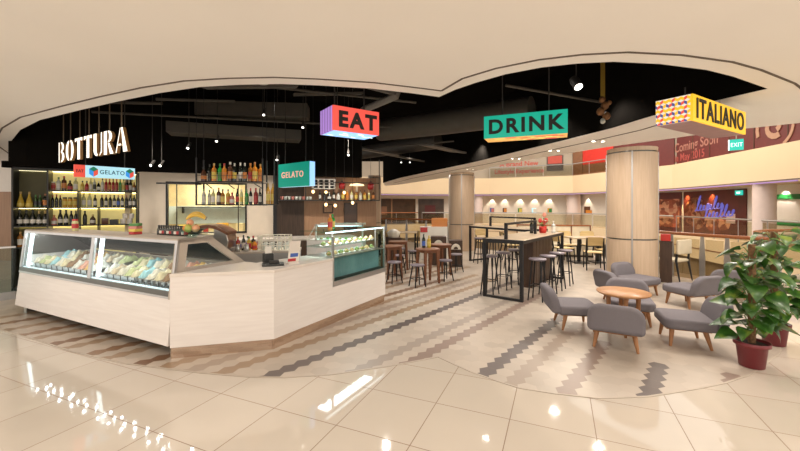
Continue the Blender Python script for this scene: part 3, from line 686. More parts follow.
# ------------------------------------------------------------------ back counter and machines
t = thing('back_counter', 'dark back-bar counter with pale worktop behind the serving counter', 'counter', (-5.18,7.57,0), R(21.5))
MB().box(0,4.4,0,.62,.08,.88).build('cabinet', 'taupe', t); MB().box(0.02,4.38,.05,.6,0,.08).build('plinth','black',t); MB().box(-.01,4.41,-.02,.63,.88,.92).build('worktop','worktop',t)
for i in range(5): MB().box(.06+.87*i,.88+.87*i,-.012,.0,.12,.85).build('door','walnutd',t)
t = thing('preparation_counter', 'low steel preparation counter behind the till', 'counter', (-3.75,6.0,0), R(13))
MB().box(0,2.05,0,.6,.06,.86).build('cabinet','steeld',t); MB().box(-.01,2.06,-.01,.61,.86,.89).build('worktop','taupe',t); MB().box(.02,2.03,.04,.56,0,.06).build('plinth','black',t)
def prep(x, y, z=.891): return wloc((-3.75,6.0), R(13), x, y, z)
# coffee machine with an arched wooden hood
q = prep(.60,.22)
t = thing('espresso_machine', 'chrome coffee machine with arched brown wooden hood behind the gelato case', 'coffee machine', q, R(6))
arc = [(-.32+.64*i/16, .30+.17*math.sin(PI*(.12+.80*i/16))) for i in range(17)]
MB().prism(arc+[(a, z-.05) for a, z in arc[::-1]], -.24, .24, 'y', smooth=False).build('hood','walnut',t,bevel=.006)
MB().box(-.29,.10,-.20,.20,.05,.17).build('body','walnut',t,bevel=.01); MB().box(-.29,.28,-.21,.21,.17,.30).build('group_housing','steel',t,bevel=.012)
MB().prism([(.10,.05),(.31,.05),(.33,.20),(.30,.345),(.20,.40),(.10,.42)], -.22,.22,'y').build('side_panel','steel',t,bevel=.01)
MB().box(-.30,.30,-.26,.22,0,.05).build('drip_tray','steeld',t,bevel=.006)
for x in (-.18,.0):
    g_ = MB().lathe([(.035,0),(.035,.06),(.028,.065)],(x,-.22,.12),14).build('group_head','steel',t); MB().tube([(x,-.24,.13),(x,-.36,.12)],.012,8).build('portafilter_handle','shelfm',g_)
# glass washing rack
q = prep(1.62,.30)
t = thing('glass_rack', 'white wire rack packed with drinking glasses beside the till', 'rack', q, R(10))
b = MB(); w, d, h = .26,.2,.26
for z in (.01,.09,.17,.25):
    b.tube([(-w,-d,z),(w,-d,z),(w,d,z),(-w,d,z),(-w,-d,z)],.007,6)
for i in range(9):
    x = -w+2*w*i/8; b.tube([(x,-d,0),(x,-d,.25)],.006,6); b.tube([(x,d,0),(x,d,.25)],.006,6)
for i in range(1,6):
    y = -d+2*d*i/6; b.tube([(-w,y,0),(-w,y,.25)],.006,6); b.tube([(w,y,0),(w,y,.25)],.006,6)
b.build('wire_frame','basket',t); MB().box(-w,w,-d,d,0,.01).build('floor_tray','basket',t)
for i in range(12):
    x, y = -.19+.125*(i%4), -.13+.13*(i//4); pp = wloc((q[0],q[1]),R(10),x,y,q[2]+.0105)
    o = MB().lathe([(.028,0),(.035,.11),(.033,.11),(.026,.006),(0,.006)],n=12).build('drinking_glass','gclear',loc=pp)
    tag(o,'clear tumbler in the white wire rack, %s of the %s row' % (ORD[i%4], ['front','middle','back'][i//4]),'glass','glasses in the wire rack')
for i,(g,l,c,k) in enumerate((('gred','lorange','lorange','liquor'),('gclear','lblue','lwhite','jar'),('gdark','lwhite','lblack','wine'),('gclear','lblue','lblack','liquor'),('gyellow','lred','lgreen','liquor'),('gdark','lyellow','lred','liquor'),('gorange','lred','lblack','squat'),('gred','lwhite','lred','squat'))):
    bottle(k,g,l,c,prep(.99+.046*i,.30+.15*(i%2)),'%s syrup bottle with %s label, %s from the coffee machine' % (WORD[g],WORD[l],ORD[i]),'syrup bottles by the coffee machine',s=.88)
for i in range(2):
    t = thing('milk_jug','steel milk jug beside the coffee machine, %s one' % ['left','right'][i],'jug',prep(1.02+.14*i,.12),R(270),'milk jugs')
    MB().lathe([(.04,0),(.045,.01),(.045,.06),(.036,.10),(.040,.12)],n=16).build('body','steel',t); MB().tube([(.042,0,.10),(.08,0,.09),(.08,0,.04),(.045,0,.03)],.005,6).build('handle','steel',t)
# things at the till
p = bc(.42,.13,.936)
t = thing('till_screen','white leaning till screen with red and blue stickers on the serving counter','till',p,R(38))
MB().box(-.07,.07,-.05,.05,0,.015).build('base','white',t); MB().prism([(-.02,.012),(.0,.012),(-.075,.30),(-.095,.30)],-.07,.07,'x').build('stand','white',t)
s_ = MB().box(-.075,.075,-.012,.0,0,.13).build('screen','lwhite',t,loc=(0,-.012,.03),rot=(R(17),0,0)); MB().box(-.05,.05,-.0135,-.0125,.07,.12).build('blue_sticker','lblue',s_); MB().box(-.075,.03,-.0135,-.0125,.01,.05).build('red_sticker','lred',s_)
t = thing('card_terminal','black card machine tray lying on the serving counter','card machine',bc(.22,.26,.936),R(20))
MB().box(-.13,.13,-.09,.09,0,.025).build('tray','shelfm',t,bevel=.008); MB().box(-.05,.07,-.05,.05,.025,.06).build('keypad','black2',t,bevel=.01)
t = thing('label_printer','black receipt printer with white paper behind the till','printer',bc(.30,.44,.936),R(30))
MB().box(-.06,.06,-.07,.07,0,.13).build('body','shelfm',t,bevel=.015); MB().box(-.04,.04,-.02,-.016,.13,.22).build('paper','lwhite',t)
# kitchen things behind the window
for i,(x,y,w,d,h,m_,nm,lab) in enumerate(((.5,1.3,2.2,.5,.95,'kcool','kitchen_bench','pale blue kitchen bench behind the window'),(.45,1.55,2.3,.3,.05,'shelfm','kitchen_shelf','high shelf on the yellow kitchen wall'))):
    t = thing(nm,lab,'shelf' if i else 'bench',wloc(W0,WA,x,y,1.62 if i else 0),WA)
    if i == 0: MB().box(0,w,0,d,.1,h-.03).build('body',m_,t); MB().box(-.02,w+.02,-.02,d,h-.03,h).build('worktop','steel',t); MB().box(.05,w-.05,.03,d,0,.1).build('plinth','black',t)
    else: MB().box(0,w,0,d,0,.03).build('board',m_,t); MB().box(.1,.13,.1,d,-.15,0).build('bracket',m_,t); MB().box(w-.13,w-.1,.1,d,-.15,0).build('bracket',m_,t)
for i,(x,w,h,m_,nm) in enumerate(((.62,.2,.22,'lyellow','yellow'),(.88,.16,.16,'kcool','grey'),(1.15,.12,.14,'gred','red'),(1.55,.3,.26,'gjar','amber'),(1.98,.18,.24,'kwall','tan'),(2.2,.10,.28,'lblue','blue'))):
    o = MB().box(-w/2,w/2,-.1,.1,0,h).build('storage_box',m_,loc=wloc(W0,WA,x,1.45,.951),rz=WA,bevel=.012); tag(o,'%s storage box on the kitchen bench behind the window' % nm,'box')
t = thing('steel_canister','tall steel canister with lid standing behind the fruit bowl','canister',prep(-.02,.40),0)
MB().lathe([(.06,0),(.06,.36),(.055,.37)],n=18).build('body','steeld',t); l_=MB().lathe([(.062,.37),(.062,.40),(.03,.42),(0,.42)],n=18).build('lid','steel',t); MB().lathe([(.012,.42),(.015,.45),(0,.455)],n=10).build('knob','shelfm',l_)

# ------------------------------------------------------------------ hanging bottle rack over the back bar
HP = (-3.33,6.02,0); HA = R(7)
t = thing('hanging_bottle_rack','black hanging two-tier bottle rack above the back bar','rack',(HP[0],HP[1],0),HA)
HL = 1.04
f = MB()
for x in (0,HL):
    for y in (0,.30): f.box(x,x+.022,y,y+.022,1.69,2.46); f.tube([(x+.011,y+.011,2.46),(x+.011,y+.011,4.3)],.004,5)
for z in (1.68,2.06):
    for y in (0,.30): f.box(0,HL+.02,y,y+.02,z,z+.022)
f.box(0,HL+.02,0,.02,2.17,2.176); f.build('frame','frameb',t)
MB().box(0,HL+.02,0,.32,1.685,1.698).build('shelf','shelfm',t); MB().box(0,HL+.02,0,.32,2.065,2.082).build('shelf','taupe',t)
MB().box(.02,HL,.312,.317,1.70,1.704).build('light_strip','ledy',t)
for x in (.25,.6,1.05): MB().bar((x,.02,1.96),(x-.2,.28,2.06),.012).build('brace','frameb',t)
HB1 = [('squat','gbrown','lorange','lblack'),('wine','gdark','lblack','lblack',.85),('liquor','gorange','lyellow','cgold'),('liquor','gbright','lgreen','lgreen'),('liquor','gorange','lorange','lred'),('liquor','gbrown','lorange','lwhite',1.1),('wine','gdark','lyellow','lwhite',.9),('wine','gdark','lwhite','lwhite',.95),('wine','gdark','lorange','lwhite',.92),('liquor','gamber','lred','lorange',1.05),('liquor','gorange','lyellow','lorange',1.1),('liquor','gorange','lorange','cgold')]
HB2 = [('liquor','gclear','lwhite','lgreen'),('wine','gclear','lwhite','lblack',.85),('liquor','gpale','lwhite','lwhite'),('liquor','gbrown','lwhite','lorange',1.1),('liquor','gamber','lyellow','lblack'),('liquor','gyellow','lorange','lblack'),('squat','gpink','lwhite','lred'),('wine','gdark','lred','lblack',.92),('wine','gpale','lyellow','lwhite',.9),('liquor','gbright','lgreen','lgreen'),('wine','gdark','lwhite','lred',.95),('liquor','gred','lred','lred',1.1),('wine','gdark','lwhite','lblack',.95)]
for z, row, tier, s in ((2.083,HB1,'upper',1.12),(1.6985,HB2,'lower',.95)):
    n = len(row)
    for i, it in enumerate(row):
        x = .08+(HL-.14)*i/(n-1); pp = wloc((HP[0],HP[1]),HA,x,.13+.035*(i%2),z)
        bottle(it[0],it[1],it[2],it[3],pp,'%s bottle, %s label, %s from left on %s tier of hanging rack' % (WORD[it[1]],WORD[it[2]],ORD[i],tier),'bottles on the %s tier of the hanging rack' % tier,s=s*(it[4] if len(it)>4 else 1),wide=.80)
t = thing('black_wing_shelf','thin black pointed shelf blade jutting left from the hanging rack','shelf',(HP[0],HP[1],0),HA)
MB().prism([(-.02,.0),(-.02,.3),(-.62,.05)],2.03,2.055,'z').build('blade','frameb',t)
P2 = wloc((HP[0],HP[1]),HA,HL+.03,0)
t = thing('corner_bottle_rack','short black rack section holding tall yellow bottles right of the hanging rack','rack',(P2[0],P2[1],0),HA)
MB().box(.0,.18,0,.3,1.685,1.705).build('shelf','shelfm',t); MB().box(.16,.18,0,.02,1.705,2.46).box(.16,.18,.28,.30,1.705,2.46).tube([(.17,.01,2.46),(.17,.01,4.3)],.004,5).build('frame','frameb',t)
for i in range(2): bottle(['wine','wine','wine'][i],['gjar','gjar','gdark'][i],['lyellow','lyellow','lwhite'][i],'cgold',wloc((P2[0],P2[1]),HA,.045+.07*i,.13+.03*(i%2),1.706),['tall amber-yellow bottle at the left of the corner rack','tall amber-yellow bottle at the right of the corner rack','tall dark bottle at the right of the corner rack'][i],'bottles on the corner rack',s=1.15,wide=.8)

# long bottle shelf over the wood wall, right
SP = wloc(W0,WA,2.9,-.30)
t = thing('long_bar_shelf','long dark shelf of glasses and bottles on the brown wood wall','shelf',(SP[0],SP[1],0),WA)
MB().box(0,2.55,0,.30,1.80,1.825).build('board','shelfm',t); MB().box(.0,2.55,0,.02,2.26,2.28).build('top_rail','shelfm',t)
for x in (.0,.62,2.53): MB().box(x,x+.02,0,.02,1.825,2.9).build('hanging_bar','shelfm',t)
def sp(x,y,z): return wloc((SP[0],SP[1]),WA,x,y,z)
for i in range(9):
    o = MB().lathe([(.03,0),(.04,.08),(.037,.08),(.028,.006),(0,.006)],n=12).build('tumbler',['gpink','gclear'][i%3>0],loc=sp(.08+.085*i,.15,1.8255))
    tag(o,'%s tumbler, %s from the left on the long bar shelf' % (['pinkish','clear','clear'][i%3],ORD[i]),'glass','tumblers on the long bar shelf')
LB = [('wine','gdark','lwhite','lblack',.8),('wine','gdark','lblack','cgold',.8),('squat','gdark','lwhite','lwhite'),('wine','gdark','lwhite','lblack',.85),('squat','gclear','lwhite','lblack'),('liquor','gamber','lyellow','cgold'),('liquor','gorange','lorange','cgold'),('liquor','gpale','lwhite','cgold'),('liquor','gamber','lyellow','lred'),('liquor','gclear','lwhite','lblack'),('liquor','gorange','lyellow','lblack'),('wine','gpale','lyellow','cgold',.85),('liquor','gbrown','lorange','cgold')]
for i, it in enumerate(LB):
    bottle(it[0],it[1],it[2],it[3],sp(1.0+.118*i,.15,1.8255),'%s bottle, %s label, %s in line along the long bar shelf' % (WORD[it[1]],WORD[it[2]],ORD[i]),'bottles on the long bar shelf',s=(it[4] if len(it)>4 else .95))
t = thing('cup_cubbyhole_rack','white rack of small cubbyholes above the long bar shelf','rack',sp(.80,.06,2.10),WA)
b = MB(); 
for i in range(5): b.box(.15*i*.92,.15*i*.92+.03,0,.12,0,.24)
for z in (0,.08,.16,.235): b.box(0,.58,0,.12,z,z+.02)
b.build('grid','white',t); MB().box(0,.58,.12,.125,0,.255).build('back','shelfm',t)
for x in (.05,.5): MB().bar((x,.06,.25),(x,.06,.86),.01).build('hanging_rod','shelfm',t)
for i, x in enumerate((1.56,2.33)):
    t = thing('red_lantern','hanging red glass lantern, %s one over the long bar shelf' % ['left','right'][i],'lantern',sp(x,.10,2.10),0,'red lanterns')
    MB().lathe([(.05,0),(.085,.03),(.09,.14),(.06,.19)],n=16).build('shade','gred',t); MB().lathe([(.03,.19),(.03,.22),(0,.225)],n=10).build('cap','shelfm',t); MB().tube([(0,0,.22),(0,0,.88)],.004,5).build('cord','shelfm',t)
t = thing('wall_lamp_tray','glowing cream shade above the long bar shelf between red lanterns','lamp',sp(1.95,.10,2.10),0)
MB().lathe([(.20,.10),(.17,.14),(.03,.16),(0,.16)],n=20).build('shade',glow('cream_shade',(1,.75,.42),1.4),t); MB().tube([(0,0,.16),(0,0,.80)],.005,5).build('cord','shelfm',t); MB().lathe([(.03,-.06),(.03,.10)],n=10).build('stem','white',t)
for i,(x,y,z) in enumerate(((-1.88,8.0,1.98),(-1.60,8.0,1.70),(-1.72,8.6,1.99),(-1.40,8.0,1.68),(-1.25,8.3,1.97),(-1.05,8.2,1.74))):
    t = thing('pendant_bulb','small glowing pendant bulb near the wood wall, %s from the green lightbox' % ORD[i],'lamp',(x,y,z),0,'pendant bulbs')
    MB().ell((0,0,0),(.032,.032,.038),10,8).build('bulb','bulb',t); MB().lathe([(.014,.03),(.016,.07),(0,.075)],n=8).build('socket','shelfm',t); MB().tube([(0,0,.07),(0,0,4.3-z)],.004,5).build('cord','shelfm',t)
# framed mirror and picture on the wood wall
t = thing('wall_mirror','tall dark framed mirror on the wood wall behind the rear case','mirror',wloc(W0,WA,4.55,-.03,1.0),WA)
MB().box(0,.36,0,.03,0,.75).build('frame','walnutd',t); MB().box(.03,.33,-.006,0,.03,.72).build('glass','dshop',t)
t = thing('wall_picture','small dark framed picture on the wood wall','picture',wloc(W0,WA,4.0,-.03,1.48),WA)
MB().box(0,.26,0,.03,0,.24).build('frame','walnutd',t); MB().box(.03,.23,-.006,0,.03,.21).build('print','mpanel',t)
# two juice bottles on the pastry case
P_ = bc(1.30,.25,1.319)
bottle('liquor','gorange','lred','gorange',P_,'red labelled orange juice bottle on top of the pastry case',None,s=.85)
P_ = bc(1.42,.30,1.319)
bottle('liquor','gbright','lyellow','gbright',P_,'bright green juice bottle on top of the pastry case',None,s=.85)

# ------------------------------------------------------------------ signs
M['eatr'] = glow('red_lightbox',(.80,.085,.06),.85); M['eatp'] = glow('lilac_lightbox',(.42,.24,.62),.8); M['eatp2'] = glow('violet_lightbox',(.26,.14,.42),.8); M['eatb'] = glow('blue_lightbox',(.30,.55,.95),1.1)
M['drg'] = glow('green_lightbox',(.0,.36,.24),.8); M['dro'] = glow('orange_lightbox',(.85,.42,.10),.8); M['dry'] = glow('yellow_panel',(.9,.65,.15),.8)
M['ity'] = glow('yellow_lightbox',(.90,.50,.02),.85); M['itp'] = mat('mauve_panel',(.42,.25,.26),.5); M['letk'] = mat('black_lettering',(.012,.010,.008),.6)
M['whitel'] = glow('white_letters',(1,.93,.80),1.25); M['rodb'] = mat('bronze_rod',(.10,.065,.03),.5); M['bronze'] = mat('bronze_side',(.30,.16,.05),.4); M['gelg'] = glow('teal_lightbox',(.0,.26,.18),.75); M['gelp'] = glow('pink_letters',(.85,.40,.30),.8)
M['sky'] = glow('pale_blue_panel',(.42,.72,.82),.85); M['cg'] = glow('cube_green',(.01,.20,.10),.7); M['cb'] = glow('cube_blue',(.03,.27,.72),.8); M['cr'] = glow('cube_red',(.75,.08,.05),.8); M['tealt'] = mat('teal_letters',(.02,.17,.20),.5)
M['exitg'] = glow('exit_green',(.02,.50,.38),1.0); M['exitw'] = glow('exit_white',(.9,1,.95),1.2)
def rods(t, xs, y, z0, z1): 
    for x in xs: MB().tube([(x,y,z0),(x,y,z1)],.008,6).build('hanging_rod','black2',t)
# EAT
P, Q = (-.725,4.0), (-.246,4.33); L = math.dist(P,Q); a = along(P,Q)
t = thing('eat_sign','hanging red lightbox sign reading EAT in black letters','sign',(P[0],P[1],2.5),a)
MB().box(0,L,0,.02,0,.27).build('front_panel','eatr',t); b = MB()
n = 9
for i in range(n): b.box(0.0,.02,.02+.33*i/n,.02+.33*(i+1)/n,0,.27,m=i%2)
b.build('side_panel',['eatp','eatp2'],t)
b = MB(); rnd = random.Random(3); b.box(.02,L,.02,.35,0,.004,0)
for i in range(9):
    x, y = .04+rnd.random()*(L-.1), .04+rnd.random()*.25; b.prism([(x,y),(x+.08,y+.03),(x+.1,y+.06),(x+.02,y+.04)],-.001,0.001,'z',m=1)
b.build('base_panel',['eatb','exitw'],t); MB().box(.02,L,.33,.35,.004,.27).box(L-.02,L,.02,.33,.004,.27).box(.02,L-.02,.02,.33,.25,.27).build('shell','black2',t)
text('EAT',.235,'lettering','letk',t,(L*.52,-.005,.052),off=.010,space=1.28,sx=1.0); rods(t,(.1,L-.1),.18,.27,1.79)
# DRINK
P, Q = (1.03,4.54), (1.89,4.17); L = math.dist(P,Q); a = along(P,Q)
t = thing('drink_sign','hanging green lightbox sign reading DRINK in black letters','sign',(P[0],P[1],2.5),a)
MB().box(0,L,0,.02,0,.27).build('front_panel','drg',t)
b = MB(); b.box(0,L-.0,.02,.30,0,.004,0)
for i in range(22):
    x, y = rnd.random()*(L-.14), .03+rnd.random()*.22; b.prism([(x,y),(x+.12,y),(x+.14,y+.05),(x+.03,y+.05)],-.001-.0001*i,.001,'z',m=1+i%2)
b.build('base_panel',['dro','dry','eatr'],t); MB().box(0,L,.28,.30,.004,.27).box(0,.02,.02,.28,.004,.27).box(L-.02,L,.02,.28,.004,.27).box(.02,L-.02,.02,.28,.25,.27).build('shell','black2',t)
text('DRINK',.235,'lettering','letk',t,(L*.5,-.005,.055),off=.008,space=1.22,sx=1.02); rods(t,(.2,L-.2),.15,.27,1.79)
# ITALIANO
P, Q = (2.81,3.55), (3.99,4.27); L = math.dist(P,Q); a = along(P,Q)
t = thing('italiano_sign','hanging yellow lightbox sign reading ITALIANO with patterned end','sign',(P[0],P[1],2.5),a)
MB().box(0,L,0,.02,0,.255).build('front_panel','ity',t)
M['pw'] = glow('pattern_white',(.85,.78,.66),.7); M['pb'] = glow('pattern_navy',(.08,.10,.30),.7)
b = MB(); b.box(0,.02,.02,.32,0,.255,0)
rh = .030
cl = lambda u, w_: (-.001, min(.32,max(.02,u)), min(.255,max(0,w_)))
for j in range(-1,7):
    for i in range(-1,8):
        cy = .02+rh*.866+rh*1.732*(i+(.5 if j%2 else 0)); cz = rh*.4+rh*1.5*j
        if cy+rh*.5 < .02 or cy-rh*.5 > .32 or cz+rh*.5 < 0 or cz-rh*.5 > .255: continue
        hx = [(cy+rh*math.cos(R(30+60*k)), cz+rh*math.sin(R(30+60*k))) for k in range(6)]; cc_ = (cy,cz)
        for m_, q4 in ((0,(hx[0],hx[1],hx[2],cc_)),((1,2)[(i+j)%2],(hx[2],hx[3],hx[4],cc_)),((3,1)[j%2],(hx[4],hx[5],hx[0],cc_))):
            b.add([cl(*q_) for q_ in q4],[(0,1,2,3)],False,m_)
b.build('side_panel',['pw','ity','cr','pb'],t)
MB().box(0,L,.02,.32,0,.006).build('base_panel','itp',t); MB().box(.02,L,.30,.32,.006,.255).box(L-.02,L,.02,.30,.006,.255).box(.02,L-.02,.02,.30,.235,.255).build('shell','black2',t)
text('ITALIANO',.275,'lettering','letk',t,(L*.495,-.005,.035),off=.004,space=1.12,sx=.92); rods(t,(.25,),.16,.255,.40)
MB().tube([(L-.25,.16,.255),(L-.25,.16,.40)],.008,6).build('hanging_rod','white',t)
# EXIT under the soffit
t = thing('exit_sign','small green exit sign hanging behind the yellow sign','sign',(4.42,4.86,2.41),-.62)
MB().box(-.07,.07,0,.035,0,.14).build('panel','exitg',t); text('EXIT',.075,'lettering','exitw',t,(0,-.004,.043),off=0,sx=.72,space=1.1); MB().box(-.078,-.07,-.004,.04,0,.14).build('end_cap','exitw',t)
MB().tube([(0,.017,.15),(0,.017,.49)],.006,6).build('hanging_rod','white',t)
# teal GELATO box
P, Q = (-2.50,7.56), (-1.70,6.90); L = math.dist(P,Q); a = along(P,Q)
t = thing('gelato_sign','hanging teal lightbox reading GELATO in pink over the bar','sign',(P[0],P[1],2.05),a)
MB().box(0,L,0,.02,0,.46).build('front_panel','gelg',t); MB().box(L-.02,L,.02,.14,0,.46).build('side_panel','eatb',t); MB().box(0,L-.02,.02,.14,0,.01).build('base_panel','sky',t); MB().box(0,L-.02,.12,.14,.01,.46).box(0,.02,.02,.12,.01,.46).build('shell','black2',t)
text('GELATO',.165,'lettering','gelp',t,(L*.49,-.004,.18),off=.002,space=1.25,sx=1.0); rods(t,(.15,L-.2),.08,.46,2.24)
# long blue GELATO sign
P, Q = (-5.30,6.02), (-4.80,6.70); L = math.dist(P,Q); a = along(P,Q)
t = thing('blue_gelato_sign','hanging pale blue sign with coloured cubes reading GELATO by the bottle shelf','sign',(P[0],P[1],2.15),a)
MB().box(.14,L,0,.04,0,.20).build('front_panel','sky',t); MB().box(0,.14,0,.04,0,.20).build('red_panel','cr',t)
for cx in (.25,.765):
    b = MB(); r_ = .085
    pt = lambda k: (cx+r_*.8*math.cos(R(30+60*k)), .10+r_*math.sin(R(30+60*k)))
    hx = [pt(k) for k in range(6)]; cc_ = (cx,.10)
    for m_, q4 in ((0,(hx[0],hx[1],hx[2],cc_)),(1,(hx[2],hx[3],hx[4],cc_)),(2,(hx[4],hx[5],hx[0],cc_))): b.prism(q4,-.004,0,'y',m=m_)
    b.build('cube_emblem',['cg','cb','cr'],t)
text('GELATO',.10,'lettering','tealt',t,(.51,-.003,.067),off=.001,space=1.15,sx=.85); text('EAT',.07,'lettering','letk',t,(.07,-.003,.075),sx=.8); rods(t,(.15,L-.15),.02,.20,2.13)
# BOTTURA letters hung from rods
P, Q = (-5.36,5.80), (-3.32,4.53); L = math.dist(P,Q); a = along(P,Q)
t = thing('bottura_sign','glowing white stencil letters reading BOTTURA hung from rods','sign',(P[0],P[1],2.35),a)
H_ = .31
def arcp(cx,cy,rx,ry,a0,a1,n=10): return [(cx+rx*math.cos(R(a0+(a1-a0)*i/n)), cy+ry*math.sin(R(a0+(a1-a0)*i/n))) for i in range(n+1)]
def ring(cx,cy,rx,ry,tx,ty,a0,a1): return arcp(cx,cy,rx,ry,a0,a1)+arcp(cx,cy,rx-tx,ry-ty,a1,a0)
LET = {
 'B': [[(0,0),(.07,0),(.07,1),(0,1)], ring(.20,.75,.26,.25,.17,.06,-90,90), ring(.20,.27,.30,.27,.19,.06,-90,90)],
 'O': [ring(.30,.5,.30,.5,.20,.08,97,263), ring(.38,.5,.28,.5,.19,.08,-83,83)],
 'T': [[(.0,.84),(.15,.88),(.15,1),(.0,1)], [(.20,0),(.40,0),(.40,1),(.20,1)], [(.43,.88),(.58,.84),(.58,1),(.43,1)]],
 'U': [[(.0,1),(.21,1),(.21,.25)]+arcp(.33,.27,.12,.20,180,255,5)+arcp(.30,.27,.30,.27,262,180,6), [(.40,.0),(.46,.03),(.58,.15),(.58,1),(.51,1),(.51,.2)]],
 'R': [[(0,0),(.20,0),(.20,1),(0,1)], ring(.26,.75,.27,.25,.19,.05,-90,90), [(.26,.46),(.36,.48),(.62,0),(.40,0)]],
 'A': [[(0,0),(.06,0),(.30,1),(.27,1)], [(.33,1),(.42,1),(.70,0),(.46,0)], [(.16,.28),(.34,.28),(.32,.35),(.18,.35)]]}
xx = 0.03
wd = {'B':.52,'O':.66,'T':.60,'U':.60,'R':.64,'A':.72}
tot = sum(wd[ch] for ch in 'BOTTURA')+.11*6; kx = (L-.06)/tot
for ch in 'BOTTURA':
    b = MB()
    for poly in LET[ch]: b.prism([(x*kx, z*H_) for x, z in poly],.002,.035,'y',m=1); b.add([(x*kx,0,z*H_) for x, z in poly],[tuple(range(len(poly)))],False,0)
    b.build('letter_'+ch.lower(),['whitel','bronze'],t,loc=(xx,0,0)); MB().tube([(xx+.2*kx,.03,H_),(xx+.2*kx,.03,1.94)],.007,5).build('hanging_rod',M.get('rodb') or 'walnut',t)
    xx += (wd[ch]+.11)*kx

# ------------------------------------------------------------------ lounge group
def rrect(x0, x1, z0, z1, rb, rt, n=6):
    pts = []
    for cx, cz, r, a0 in ((x1-rb,z0+rb,rb,-90),(x1-rt,z1-rt,rt,0),(x0+rt,z1-rt,rt,90),(x0+rb,z0+rb,rb,180)):
        pts += [(cx+r*math.cos(R(a0+90*i/n)), cz+r*math.sin(R(a0+90*i/n))) for i in range(n+1)]
    return pts
def lounge_chair(label, loc, rz, group):
    t = thing('lounge_chair', label, 'armchair', loc, rz, group)
    b = MB(); b.prism([(x, y) for x, y in rrect(-.33,.33,-.27,.33,.04,.12)], .245, .385, 'z'); b.build('seat','fabric',t,bevel=.055,seg=5)
    b = MB(); b.prism(rrect(-.33,.33,.26,.64,.06,.17), -.085, .055, 'y')
    b.v = [(x*(1-.06*max(0,(z-.45))), y-.285-(z-.2)*.24+ (x*x)*.22, z) for x, y, z in b.v]
    b.build('backrest','fabric',t,bevel=.05,seg=5)
    MB().bar((-.22,-.2,.232),(.22,-.2,.232),.05,.03).bar((-.22,.26,.232),(.22,.26,.232),.05,.03).bar((-.2,-.2,.232),(-.2,.26,.232),.05,.03).bar((.2,-.2,.232),(.2,.26,.232),.05,.03).build('frame','oakleg',t)
    for sx_ in (-1,1):
        for y, dy in ((-.15,-.06),(.22,.03)):
            MB().tube([(sx_*.21,y,.25),(sx_*.225,y+dy*.3,.17),(sx_*.255,y+dy,.0)],[.034,.030,.017],10).build('leg','oakleg',t)
    return t
GL = 'grey lounge chairs around the coffee tables'
proto = lounge_chair('grey lounge chair seen from behind, nearest the camera in front of the coffee table', (2.585,4.44,.005), face(.50,.865), GL); proto.scale = (.87,.87,.87)
for (x, y, fx, fy, lb) in ((2.40,5.16,.98,-.16,'grey lounge chair at the left of the coffee table beside the bar stools'),
    (3.51,4.54,-.93,.37,'grey lounge chair in side view beside the front potted plant'),
    (3.34,5.38,-.42,-.91,'grey lounge chair directly behind the coffee table facing forward'),
    (4.50,7.0,.40,-.92,'grey lounge chair in front of the round veneered column'),
    (4.84,6.20,-.25,.97,'grey lounge chair with its curved back turned to the camera, between column and plants'),
    (3.85,6.42,.93,.10,'grey lounge chair mostly hidden behind the chair at the back of the table'),
    (5.92,6.72,.45,.85,'grey lounge chair whose back peeps out behind the plant leaves by the railing')):
    dup(proto, (x,y,.005), face(fx,fy), lb)
t = thing('coffee_table','round orange oak coffee table among the grey lounge chairs','table',(2.92,4.84,.005),.4)
MB().lathe([(.265,.515),(.30,.525),(.315,.54),(.31,.553),(0,.555)],n=40).build('tabletop','oak',t)
for k in range(4):
    a = PI/4+k*PI/2; MB().tube([(.17*math.cos(a),.17*math.sin(a),.52),(.165*math.cos(a),.165*math.sin(a),.0)],[.030,.018],10).build('leg','oakleg',t)
MB().bar((-.16,-.16,.50),(.16,.16,.50),.05,.03).bar((-.16,.16,.50),(.16,-.16,.50),.05,.03).build('cross_frame','oakleg',t)

# ------------------------------------------------------------------ bar tables and stools
def bar_stool(label, loc, rz, group, h=.74, name='bar_stool'):
    t = thing(name, label, 'stool', loc, rz, group)
    MB().lathe([(.125,h-.035),(.148,h-.028),(.151,h-.008),(.142,h),(0,h+.001)],n=24).build('seat','seatp',t)
    for k in range(4):
        a = PI/4+k*PI/2; MB().tube([(.10*math.cos(a),.10*math.sin(a),h-.03),(.18*math.cos(a),.18*math.sin(a),0)],[.015,.012],7).build('leg','frameb',t)
    z = .26 if h > .6 else .16; r_ = .18-(.08)*z/(h-.03)
    MB().tube([(r_*math.cos(PI/4+k*PI/2),r_*math.sin(PI/4+k*PI/2),z) for k in range(5)],.009,6).build('footrest','frameb',t)
    return t
def bar_table(label, P, Q, w, label2):
    L = math.dist(P,Q); a = along(P,Q)
    t = thing('bar_table', label, 'table', (P[0],P[1],.004), a)
    # local x along the table; table lies to -y (right of the line P->Q)
    MB().box(-.0,L,-w,0,1.015,1.066).build('tabletop','btop',t,bevel=.004)
    b = MB()
    b.box(0,L,-.018,.004,1.005,1.062).box(0,L,-w-.004,-w+.018,1.005,1.062)
    b.build('edge_frame','frameb',t)
    for x in (0, L-.055):
        f = MB(); f.box(x,x+.055,-.055,0,.03,1.005).box(x,x+.055,-w,-w+.055,.03,1.005).box(x,x+.055,-w,0,0,.04).box(x-.002,x+.057,-w-.002,.002,1.0,1.068); f.build('leg_frame','frameb',t)
    f = MB(); f.box(.10,.15,-.42,-.37,1.066,1.36).box(1.70,1.75,-.42,-.37,1.066,1.36).box(.10,1.75,-.42,-.37,1.32,1.36).build('upper_rail','frameb',t)
    if label2: b = MB().box(L*.46,L-.06,-w+.24,-.24,.0,1.01).build('cabinet','walnutd',t)
    for i in range(6 if label2 else 0): MB().box(L*.46+.02+i*.215,L*.46+.22+i*.215,-w+.23,-w+.24,.06,.98).build('slat_panel','walnutd',b)
    return t
